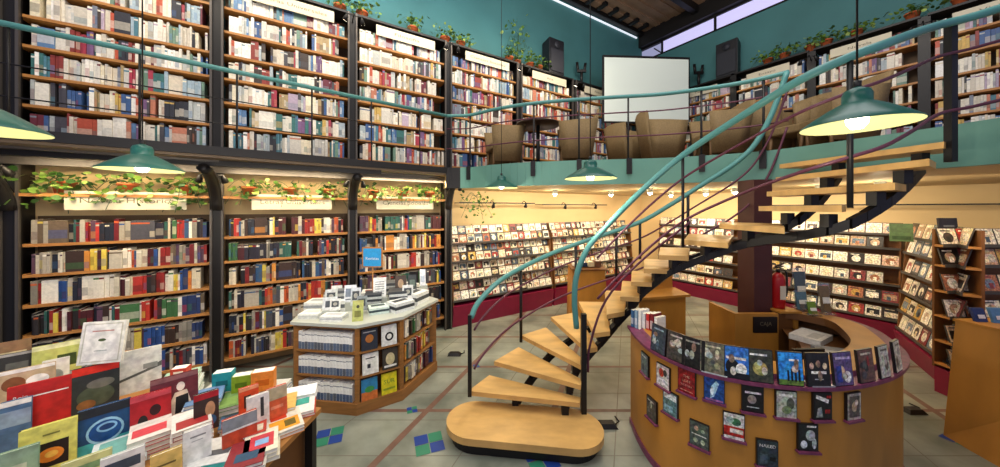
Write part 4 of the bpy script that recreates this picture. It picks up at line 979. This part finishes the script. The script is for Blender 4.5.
# stacks lying flat
def pile(px, py, z, w, d, n, hh, cs, label, rz=.8, top=None):
    p = atz(px, py, z+n*hh); t = thing('book_pile', (p.x, p.y, z), label, 'books', 'flat piles on the display table', rz)
    for k in range(n):
        m1 = MB(); c = cs[k % len(cs)]; j = R.uniform(-.006, .006)
        m1.cbox(-w/2+j, w/2+j, -d/2, d/2, k*hh+.0005, k*hh+.003, PRINT, col(c)); m1.cbox(-w/2+j+.003, w/2+j-.003, -d/2+.003, d/2-.003, k*hh+.003, (k+1)*hh-.003, PRINT, col('E8E4D8')); m1.cbox(-w/2+j, w/2+j, -d/2, d/2, (k+1)*hh-.003, (k+1)*hh-.0002, PRINT, col(c))
        if k == n-1 and top:
            zt = n*hh
            for i, (x0, y0, x1, y1, cc) in enumerate(top): m1.cbox(w*(x0-.5), w*(x1-.5), d*(y0-.5), d*(y1-.5), zt, zt+.0008+.0004*i, PRINT, col(cc))
        m1.build('book', t)
    return t
pile(192, 418, .752, .15, .2, 6, .022, ['C8C4BC', '8A2A2A', 'D8D4CC'], 'thick pile with red and white cover in front of the maroon book', .8, [(.1, .1, .9, .5, 'A02A2A'), (.2, .6, .8, .8, 'E8E0D8')])
pile(150, 428, .752, .15, .19, 5, .022, ['D8D0C8', 'C03A3A'], 'pile with red and white cover beside the blue cup book', .8, [(.1, .2, .9, .6, 'C8424A')])
pile(220, 449, .752, .17, .2, 2, .022, ['2A2C30', 'D8D8D4'], 'dark flat book on a pale one near the table front', .3, [(.2, .3, .8, .5, '5A5C60')])
pile(262, 441, .752, .14, .19, 3, .02, ['E8E0C8', 'E4DCC0'], 'cream pile with red and blue cover at the aisle edge', .6, [(.15, .2, .85, .8, 'C8404A'), (.3, .35, .7, .6, '8AB0D8')])
pile(284, 421, .752, .17, .2, 2, .02, ['D8802A', 'E0D8C8'], 'orange patterned book lying at the aisle edge', .7, [(.1, .1, .9, .6, 'E8A030'), (.15, .65, .6, .9, 'C84020'), (.5, .2, .8, .5, '6A5A20')])
pile(300, 405, .752, .16, .18, 2, .018, ['C8503A', 'E8E4DC'], 'salmon red book lying at the far aisle corner', .5, [(.2, .5, .8, .9, '3AA090')])
pile(298, 391, .752, .2, .13, 3, .018, ['F0F0F0', 'E8ECF0'], 'loose white booklet on a pile at the far corner', .4, None)
pile(182, 376, .752, .17, .2, 8, .022, ['C8D0C0', '9AB8A0', 'D8E0D8'], 'tall pale green pile behind the maroon book', .6, [(.1, .1, .9, .9, 'A8C8A8')])
pile(262, 408, .752, .13, .18, 3, .02, ['E0B840', 'D8D4CC'], 'pile with white and yellow cover between the orange books', .7, [(.2, .1, .8, .4, 'D8A030')])
pile(205, 395, .752, .16, .18, 6, .022, ['D8DCE0', '6A8AB0'], 'pale blue pile beside the dark book with red edge', .6, [(.1, .3, .9, .8, '4A7AA8')])
pile(120, 446, .752, .17, .2, 4, .022, ['8AB0A8', 'C8D0D0'], 'pale teal pile in front of the blue cup book', .8, [(.1, .1, .9, .9, '6AA098')])
def bookbox(px, py, z, w, h, c, label, c2):
    p = atz(px, py, z+h); t = thing('boxed_book', (p.x, p.y, z), label, 'book', 'small bright books at the table far edge', .35)
    m1 = MB(); m1.cbox(-w/2, w/2, -.03, .03, 0, h, PRINT, col(c)); m1.cbox(-w*.3, w*.3, -.0315, -.03, h*.3, h*.6, PRINT, col(c2)); m1.build('cover', t)
    m1 = MB(); m1.cbox(-w/2+.004, w/2-.004, -.026, .026, h, h+.0015, PRINT, col('EFEADC')); m1.build('page_block', t)
base = .752
pile(247, 386, .752, .5, .12, 3, .022, ['C8C8C0', '7A8A9A'], 'long low row of pale books under the small bright ones', .15, None)
bookbox(224, 371, .84, .1, .12, '2A9AA0', 'small teal book standing at the far edge', '1A6A70')
bookbox(243, 374, .84, .1, .1, '8AA82A', 'small lime book between the teal and orange ones', '5A7A1A')
bookbox(264, 370, .84, .12, .12, 'E8903A', 'small orange book at the far edge', 'C86A20')
bookbox(181, 367, .93, .08, .04, 'C03A2A', 'small red book lying on the pale green pile', 'E8D0C0')
# ------------------------------------------------------------------ lamps
def pendant(x, y, z, label, power, d=.45, top=6.3):
    t = thing('pendant_lamp', (x, y, z), label, 'pendant lamp', 'green enamel pendant lamps')
    r = d/2
    m_ = MB(); m_.lathe([(r, 0), (r*.99, .006), (r*.8, .035), (r*.5, .075), (r*.32, .095), (r*.26, .1), (r*.26, .135), (r*.22, .155), (r*.1, .165), (.012, .17)], LAMPG, n=40); m_.build('shade', t)
    m_ = MB(); m_.lathe([(r*.995, -.001), (r*.78, .03), (r*.48, .068), (r*.25, .085), (.001, .09)], LAMPI, n=40); m_.build('reflector', t)
    m_ = MB(); m_.lathe([(.001, -.015), (.02, -.012), (.034, .01), (.036, .03), (.025, .055), (.015, .075), (.001, .08)], BULB, n=20); m_.build('bulb', t)
    m_ = MB(); m_.tube([(0, 0, .165), (0, 0, top-z)], .004, STEEL, 6); m_.lathe([(.001, .2), (.014, .195), (.014, .16), (.001, .16)], STEEL, n=10); m_.build('cord', t)
    l = bpy.data.lights.new('bulb_light', 'POINT'); l.energy = power; l.color = (1, .9, .72); l.shadow_soft_size = .05
    o = bpy.data.objects.new('bulb_light', l); COL.objects.link(o); o.location = (x, y, z-.22)
pendant(1.565, 1.385, 2.36, 'large looking green pendant lamp hanging before the upper steps', 16, d=.37)
pendant(-2.32, 2.05, 2.245, 'green pendant lamp hanging in front of the ivy covered sign', 20, d=.4)
pendant(.8, 2.8, 2.26, 'green pendant lamp with yellow inside hanging below the balcony chairs', 22)
pendant(.02, 4.25, 2.27, 'small looking green pendant lamp hanging where gallery meets balcony', 25)
pendant(-2.2, 1.33, 2.33, 'green pendant lamp cut off by the picture edge', 12, d=.38)
# downlights under the mezzanine
for i, (px, Y) in enumerate([(555, 5.7), (611, 5.9), (650, 5.2), (671, 6.2), (706, 5.6), (735, 5.0), (820, 4.4), (880, 3.8)]):
    x = (px-500)/F*Y
    t = thing('downlight', (x, Y, ZB), '%s ceiling downlight along the row from the gallery end' % ORD[i], 'downlight', 'ceiling downlights under the mezzanine')
    m_ = MB(); m_.lathe([(.05, .02), (.05, -.05), (.04, -.05), (.04, .02)], WHITE, n=20); m_.build('housing', t)
    m_ = MB(); m_.lathe([(.001, -.085), (.02, -.08), (.036, -.06), (.038, -.045)], SPOTE, n=20); m_.build('lens', t)
    l = bpy.data.lights.new('downlight_beam', 'POINT'); l.energy = 9; l.color = (1, .85, .58); l.shadow_soft_size = .06
    o = bpy.data.objects.new('downlight_beam', l); COL.objects.link(o); o.location = (x, Y, ZB-.14)
# clip lamps on the columns: arm with two heads, spots on the shelves
def cliplamp(p, D, N, label, power=0, two=True):
    t = thing('clip_lamp', p, label, 'clip lamp', 'small twin clip lamps')
    m_ = MB(); m_.tube(catmull([(0, 0, 0), tuple(N*.12+Z*.06), tuple(N*.2+Z*.0)], 4), .008, STEEL, 6); m_.tube([tuple(N*.2-D*.09), tuple(N*.2+D*.09)], .007, STEEL, 6); m_.build('arm', t)
    for s in (-1, 1):
        m_ = MB(); a = N*.2+D*.09*s; b = a-N*.05-Z*.07+D*.02*s
        m_.tube([a, (a+b)/2, b], .02, STEEL, 10, rr=[.012, .026, .034]); hd = m_.build('head', t)
        m_ = MB(); m_.tube([b, b-(a-b)*.01], .03, SPOTE, 10); m_.build('bulb', hd)
for i in range(0, 7):
    cliplamp(WL(i, .03, 4.6), DL, NL, 'twin clip lamp high on the %s gallery column' % ordn(i), 0)
for i in range(0, 4):
    cliplamp(WL(i, .1, 2.36), DL, NL, 'twin clip lamp below the gallery on the %s column' % ordn(i), 0)
for i in range(1, 5):
    cliplamp(WR(RT[i], .03, 4.55), DR, NR, 'twin clip lamp on the %s column beyond the stairhead' % ordn(i), 0)
# track rails with spots on the lower walls
def track(p, D, N, L, spots, label):
    t = thing('light_track', p, label, 'light track')
    m_ = MB(); m_.box(Vector((0, 0, 0)), D*L, N*.02, Z*.02, STEEL); m_.build('rail', t)
    for a in (0.05, L-.07):
        m_ = MB(); m_.box(D*a, D*.02, -N*.3, Z*.015, STEEL); m_.build('bracket', t)
    for s in spots:
        m_ = MB(); a = D*s; m_.tube(catmull([a, a+N*.06+Z*.05, a+N*.14+Z*.01], 3), .007, STEEL, 6); m_.tube([a+N*.14+Z*.01, a+N*.11-Z*.07], .02, STEEL, 10, rr=[.015, .035]); m_.build('spot_head', t)
track(WLm(3.06*BAY+.1, .05, 2.08), DL, NL, 1.6, [.6, 1.3], 'black light track above the first disc rack')
track(WLm(3.06*BAY+1.9, .05, 2.06), DL, NL, 1.9, [.5, 1.4], 'black light track above the disc rack behind the stair')
track(WR(2.5, .0, 2.04), DR, NR, 2.9, [.6, .75], 'long black light track on the wall behind the counter')

# ------------------------------------------------------------------ mezzanine furniture
def chair_proto():
    t = thing('armchair', (0, 0, 0), 'x', 'armchair', 'tan armchairs on the balcony')
    def slab(m_, pts0, pts1, th):   # curved sheet between lower and upper outlines
        n = len(pts0); up = [Vector(p) for p in pts1]; lo = [Vector(p) for p in pts0]
        c = Vector((0, 0, .4)); inn = lambda p: p+(Vector((c.x-p.x, c.y-p.y, 0)).normalized()*th)
        vs = lo+up+[inn(p) for p in lo]+[inn(p) for p in up]; fs = []
        for i in range(n-1):
            fs += [(i, i+1, n+i+1, n+i), (2*n+i+1, 2*n+i, 3*n+i, 3*n+i+1), (n+i, n+i+1, 3*n+i+1, 3*n+i), (i+1, i, 2*n+i, 2*n+i+1)]
        fs += [(0, n, 3*n, 2*n), (2*n-1, n-1, 3*n-1, 4*n-1)]
        m_.mesh_part(vs, fs, TAN)
    m_ = MB(); ys = [-.25, -.18, -.06, .06, .18, .25]
    slab(m_, [(-.22-.03*(1-abs(y)/.25), y*.9, .14) for y in ys], [(-.31-.05*(1-abs(y)/.25), y*1.05, .80+.03*(1-abs(y)/.25)) for y in ys], .035); m_.build('backrest', t)
    for s_ in (-1, 1):
        m_ = MB(); xs = [-.25, -.12, 0, .12, .24]
        slab(m_, [(x*.85, s_*(.225+.01*(1-abs(x)/.25)), .12) for x in xs], [(x*1.1-.01, s_*(.265+.02*(1-abs(x)/.25)), .67-.05*(x+.25)) for x in xs], .035); m_.build('arm', t)
    m_ = MB(); m_.cbox(-.22, .24, -.22, .22, .3, .4, TAN); m_.build('seat', t, bevel=.02)
    for sx in (-1, 1):
        for sy in (-1, 1):
            m_ = MB(); m_.tube([(sx*.19, sy*.19, .3), (sx*.21, sy*.21, 0)], .018, TANL, 8, rr=[.022, .014]); m_.build('leg', t)
    return t
def dup(root, loc, rz, label):
    r = root.copy(); COL.objects.link(r); r.location = loc; r.rotation_euler = (0, 0, rz); r['label'] = label
    for ch in [c for c in root.children]:
        c = ch.copy(); COL.objects.link(c); c.parent = r
    return r
CH = [(503, 5.05, 3.4, 'tan woven armchair nearest the gallery, beside the dark round table'), (575, 4.75, 3.0, 'tan woven armchair with its side panel between the first two balcony posts'),
 (628, 5.5, .4, 'tan woven armchair half hidden below the white screen'), (662, 4.75, -.1, 'wide tan woven armchair in front of the white screen'),
 (718, 4.3, 3.05, 'tan woven armchair just before the stair opening, back to the screen'), (757, 4.5, .9, 'tan woven armchair next to the stair opening'), (800, 3.9, 3.4, 'tan woven armchair beyond the stair opening'), (836, 3.5, 3.0, 'tan woven armchair behind the big pendant lamp')]
proto = chair_proto()
for i, (px, Y, rz, lb) in enumerate(CH):
    loc = ((px-500)/F*Y, Y, ZM)
    if i == 0: proto.location = loc; proto.rotation_euler = (0, 0, rz); proto['label'] = lb
    else: dup(proto, loc, rz, lb)
def rtable(px, Y, label):
    t = thing('cafe_table', ((px-500)/F*Y, Y, ZM), label, 'table', 'dark round tables on the balcony')
    m_ = MB(); m_.lathe([(.001, .7), (.34, .7), (.35, .715), (.34, .73), (.001, .73)], DARKT, n=32); m_.build('tabletop', t)
    m_ = MB(); m_.tube([(0, 0, .02), (0, 0, .7)], .03, STEEL, 12); m_.build('pedestal', t)
    m_ = MB(); m_.lathe([(.001, .03), (.05, .03), (.22, .012), (.22, 0), (.001, 0)], STEEL, n=24); m_.build('base', t)
rtable(538, 5.0, 'dark round table between the first two armchairs'); rtable(692, 5.3, 'dark round table behind the widest armchair'); rtable(775, 4.6, 'dark round table near the stair opening')
# screen
t = thing('projection_screen', (3.15, 6.78, 3.85), 'large white projection screen hung across the corner', 'screen', rz=.06)
m_ = MB(); N_ = 10; vs = []
for i in range(N_+1):
    x = -.93+1.86*i/N_
    for z in (0, 1.36): vs.append((x, 0, z))
m_.mesh_part(vs, [(2*i, 2*i+2, 2*i+3, 2*i+1) for i in range(N_)], SCREENM, sm=False); m_.build('cloth', t)
m_ = MB(); m_.cbox(-.96, .96, .0, .05, 1.36, 1.41, STEEL); m_.cbox(-.96, .96, .005, .04, -.03, 0, STEEL); m_.cbox(-.97, -.93, .005, .03, 0, 1.36, STEEL); m_.cbox(.93, .96, .005, .03, 0, 1.36, STEEL); m_.build('frame', t)
# speakers
def speaker(p, rz, label):
    t = thing('loudspeaker', p, label, 'speaker', 'black loudspeakers on the bookcase tops', rz)
    m_ = MB(); m_.hexa([(-.2, -.15, 0), (.2, -.15, 0), (.14, .15, 0), (-.14, .15, 0), (-.2, -.15, .72), (.2, -.15, .72), (.14, .15, .72), (-.14, .15, .72)], SPKM); m_.build('cabinet', t, bevel=.01)
    m_ = MB(); m_.cbox(-.17, .17, -.165, -.15, .05, .5, SPKG); m_.lathe([(.001, 0), (.001, .001)], SPKG); m_.build('grille', t)
    m_ = MB(); m_.tube([(0, -.15, .6), (0, -.17, .6)], .07, SPKG, 20); m_.build('tweeter_horn', t)
speaker(WL(4.66, -.12, 4.745), math.atan2(NL.y, NL.x)+math.pi/2, 'black loudspeaker on the bookcase top before the screen')
speaker(WR(1.85, -.12, 4.745), math.atan2(NR.y, NR.x)+math.pi/2, 'black loudspeaker on the bookcase top past the screen')
for (W, a, lb) in ((lambda a, d, z: WL(a, d, z), 5.25, 'small dark stand on the shelf top between speaker and screen'), (lambda a, d, z: WR(a, d, z), 1.25, 'small dark clip stand beside the far speaker')):
    t = thing('lamp_stand', W(a, -.1, 4.745), lb, 'stand')
    m_ = MB(); m_.tube([(0, 0, 0), (0, 0, .34)], .03, STEEL, 8); m_.tube([(-.08, 0, .3), (-.1, 0, .5)], .03, STEEL, 8); m_.tube([(.06, 0, .3), (.09, 0, .48)], .03, STEEL, 8); m_.cbox(-.1, .1, -.03, .03, .28, .33, STEEL); m_.build('post', t)
# ------------------------------------------------------------------ plants
def leaf(m_, p, s, q):
    a = R.uniform(0, 6.28); b = R.uniform(-.7, .7)
    u = Vector((math.cos(a), math.sin(a), b)).normalized()*s; w = u.cross(Vector((R.uniform(-1, 1), R.uniform(-1, 1), R.uniform(.2, 1)))).normalized()*s*.45
    p = Vector(p); m_.face([p, p+u*.35+w, p+u*.75+w*.8, p+u*1.1, p+u*.75-w*.8, p+u*.35-w], q)
def plant(p, D, N, label, kind='bushy', pot=True, spread=.3, n=90, droop=.15, size=.05, up=.2):
    t = thing('potted_ivy' if kind == 'ivy' else 'potted_plant', p, label, 'plant', 'plants on the bookcase tops' if p[2] > 3 else 'ivy pots above the ground floor bookcases')
    if pot:
        m_ = MB(); m_.lathe([(.001, 0), (.055, 0), (.075, .1), (.085, .1), (.085, .12), (.07, .12), (.068, .1), (.001, .1)], TERRA, n=20); m_.build('pot', t)
    m_ = MB(); 
    for k in range(9):
        a = R.uniform(-1, 1)*spread; e = D*a+N*R.uniform(.02, .14)+Z*(R.uniform(-droop, up))
        m_.tube(catmull([(0, 0, .1), tuple(e*.5+Z*(.1+up*.5)), tuple(e)], 3), .003, LEAFS[2], 5, cap=False)
    m_.build('stems', t)
    m_ = MB()
    for k in range(n):
        a = max(-1, min(1, R.gauss(0, .5)))*spread
        c = D*a+N*R.uniform(-.04, .16)+Z*(.1+R.uniform(-droop, up)*(1 if R.random() < .8 else 1.4))
        leaf(m_, c, size*R.uniform(.7, 1.3), LEAFS[R.choice([0, 0, 1, 1, 2, 3])])
    f = m_.build('foliage', t); return t
for i in range(0, 3):
    for j, fr in enumerate((.2, .5, .8)):
        lb = '%s trailing ivy pot on the plank above the %s ground floor bookcase' % (ORD[j], ORD[i])
        plant(WL(i+fr, -.04, 2.14), DL, NL, lb, 'ivy', True, .26, 80 if i else 130, .14 if i else .2, .055, .1)
plant(WL(-.35, .1, 2.14), DL, NL, 'dense ivy pot beside the first column at the picture edge', 'ivy', True, .5, 160, .25, .075, .2)
plant(WL(3.35, -.05, 2.1)+NL*.1, DL, NL, 'leafy vine drooping above the first disc rack', 'ivy', False, .3, 70, .35, .05, .08)
for i, (n_, big) in enumerate([(1.9, .16), (2.1, .12), (2.62, .16), (3.0, .14), (3.2, .12), (3.9, .18), (4.25, .2), (4.4, .16)]):
    plant(WL(n_, -.1, 4.745), DL, NL, 'potted plant on gallery bookcase top, %s from the near end' % ORD[i], 'bushy', True, .22, 60, .02, .05, big)
# tall airy plant before the left speaker
plant(WL(4.05, -.15, 4.745), DL, NL, 'tall airy plant rising above the bookcase top near the speaker', 'bushy', True, .3, 60, -.1, .06, .65)
for i, (t_, b_) in enumerate([(2.5, .14), (2.75, .12), (3.1, .1), (3.3, .15), (3.65, .1), (4.2, .1), (4.6, .16), (5.0, .12)]):
    plant(WR(t_, -.1, 4.745), DR, NR, 'potted plant on the shelf top beyond the stairhead, %s from the screen' % ORD[i], 'bushy', True, .24, 60, .02, .05, b_)

standing('book', 'green book displayed on top of the rack where it juts from the wall', 'book', at(890, 241, 4.3), (.75, -.65, 0), (-.6, -.8, 0), .2, .24, .02, '5A7A4A', [('r', .1, .1, .9, .3, col('3A5A30'))], .1, 'books displayed on rack tops')
standing('book', 'dark book displayed on the corner of the rack facing the shop', 'book', at(941, 236, 3.5), (1, 0, 0), (-.1, -1, 0), .2, .2, .02, '24222A', [('r', .2, .5, .8, .6, col('6A6A70')), ('e', .5, .3, .2, .12, col('4A4850'))], .1, 'books displayed on rack tops')
pile(250, 425, .752, .15, .2, 3, .022, ['B84030', 'E0DCD0'], 'red pile between the cream pile and the orange red book', .6, [(.1, .1, .9, .4, 'D8C8B0')])
pile(238, 415, .752, .15, .2, 2, .02, ['D8D4C8', '4A6A8A'], 'pale pile with dark band just behind the orange red book', .6, [(.1, .5, .9, .8, '3A4A5A')])
pile(282, 402, .752, .14, .18, 3, .02, ['D8B060', 'ECE6D8'], 'gold pile behind the salmon red book', .5, [(.1, .1, .6, .9, 'C87A30')])
pile(225, 400, .752, .15, .2, 4, .022, ['E0DCD0', '6A8A50'], 'cream pile with green cover behind the bright orange book', .6, [(.1, .1, .9, .6, '7A9A50')])
pile(248, 452, .752, .15, .2, 3, .02, ['D0D4D4', 'E8E4D8', '8A2A30'], 'grey pile at the table front beside the cream pile', .5, [(.2, .2, .8, .5, '30506A')])
pile(215, 462, .752, .16, .2, 2, .02, ['3AA8A0', 'E4E0D4'], 'turquoise book lying at the very front of the table', .6, [(.2, .2, .8, .5, '1A7A78')])
# small floor things
for x, y, lb in ((.98, 2.9, 'small black cable box on the floor by the counter base'), (4.05, 3.1, 'flat dark cable cover on the floor by the plywood desk'), (-.62, 4.3, 'flat dark cable cover on the floor beyond the island')):
    t = thing('cable_box', (x, y, 0.002), lb, 'cable box')
    m_ = MB(); m_.hexa([(-.09, -.05, 0), (.09, -.05, 0), (.09, .05, 0), (-.09, .05, 0), (-.06, -.03, .035), (.06, -.03, .035), (.06, .03, .035), (-.06, .03, .035)], STEEL); m_.build('body', t)
    m_ = MB(); m_.tube([(.08, 0, .012), (.13, .05, .008), (.12, .12, .008)], .006, STEEL, 6); m_.build('cable', t)

# ------------------------------------------------------------------ lights
def area(loc, target, w, h, power, c, spread=None):  # added unseen area light, no fixture belongs to it
    l = bpy.data.lights.new('fill_light', 'AREA'); l.shape = 'RECTANGLE'; l.size = w; l.size_y = h; l.energy = power; l.color = c
    if spread: l.spread = spread
    o = bpy.data.objects.new('fill_light', l); COL.objects.link(o); o.location = loc
    o.rotation_euler = (Vector(target)-Vector(loc)).to_track_quat('-Z', 'Y').to_euler(); return o
area((1.5, 2.0, 6.15), (1.5, 2.6, 0), 5, 3, 120, (.95, .97, 1))  # soft overhead light added under the roof, standing in for skylight
area((-1.6, 1.2, 6.0), WL(2.5, 0, 3.6), 3.5, 1, 95, (1, .93, .8))
area((2.2, 2.6, 5.9), WR(3.4, 0, 3.6), 3, 1, 75, (1, .92, .82))
# warm area lights added under the gallery for the clip lamps, one per bay
for i in range(0, 3):
    area(WL(i+.5, .42-.1*i, 2.42), WL(i+.5, -.1, 1.3), 1.2, .08, 17, (1, .8, .5))
area((-1.2, 2.3, 2.2), WL(1.0, 0, 1.0), 1.5, .5, 14, (1, .9, .74))  # fill added over the aisle to brighten the lower books
for i in range(0, 5):
    area(WL(i+.5, .75, 5.1), WL(i+.5, 0, 3.7), 1.2, .1, 14, (1, .86, .66))
for (p, q) in ((WLm(3.06*BAY+1.1, .75, 2.2), WLm(3.06*BAY+1.1, 0, 1)), (WLm(3.06*BAY+3.3, .75, 2.2), WLm(3.06*BAY+3.3, 0, 1)), (WR(1.2, .75, 2.2), WR(1.2, 0, 1)), (WR(2.9, .75, 2.2), WR(2.9, 0, 1))):
    area(p, q, 1.8, .1, 29, (1, .84, .62))
area((4.6, 2.9, 2.25), (5.0, 3.6, .9), 1.4, .4, 16, (1, .82, .56))
area((1.8, 4.2, 4.9), (1.8, 4.4, 7), 3, 2, 45, (1, .9, .8))  # upward fill added in place of bounce onto the roof
area(WL(2.2, .8, 5.0), WL(2.6, -.3, 6.2), 5, .3, 45, (.95, .98, 1))  # fill added to brighten the upper left wall
area((.2, -.6, 3.2), (1.2, 3.2, .6), 3.5, 2, 26, (1, .93, .82))  # frontal fill added from behind the camera
area((-1.6, .4, 2.9), (-2.0, 2.4, .7), 2, 1, 12, (1, .95, .88))
w = bpy.data.worlds.new('w'); SC.world = w; w.use_nodes = True
bg = w.node_tree.nodes['Background']; bg.inputs[0].default_value = (.62, .64, 1, 1); bg.inputs[1].default_value = .5

# ------------------------------------------------------------------ camera
cam = bpy.data.cameras.new('camera'); co = bpy.data.objects.new('camera', cam); COL.objects.link(co)
co.location = (0, 0, EYE); co.rotation_euler = (math.pi/2, 0, 0)
cam.sensor_width = 36; cam.lens = 36*F/1000; cam.shift_y = -(233.5-HOR)/1000; cam.clip_start = .05
SC.camera = co
SC.view_settings.view_transform = 'Standard'; SC.view_settings.look = 'None'; SC.view_settings.exposure = 0
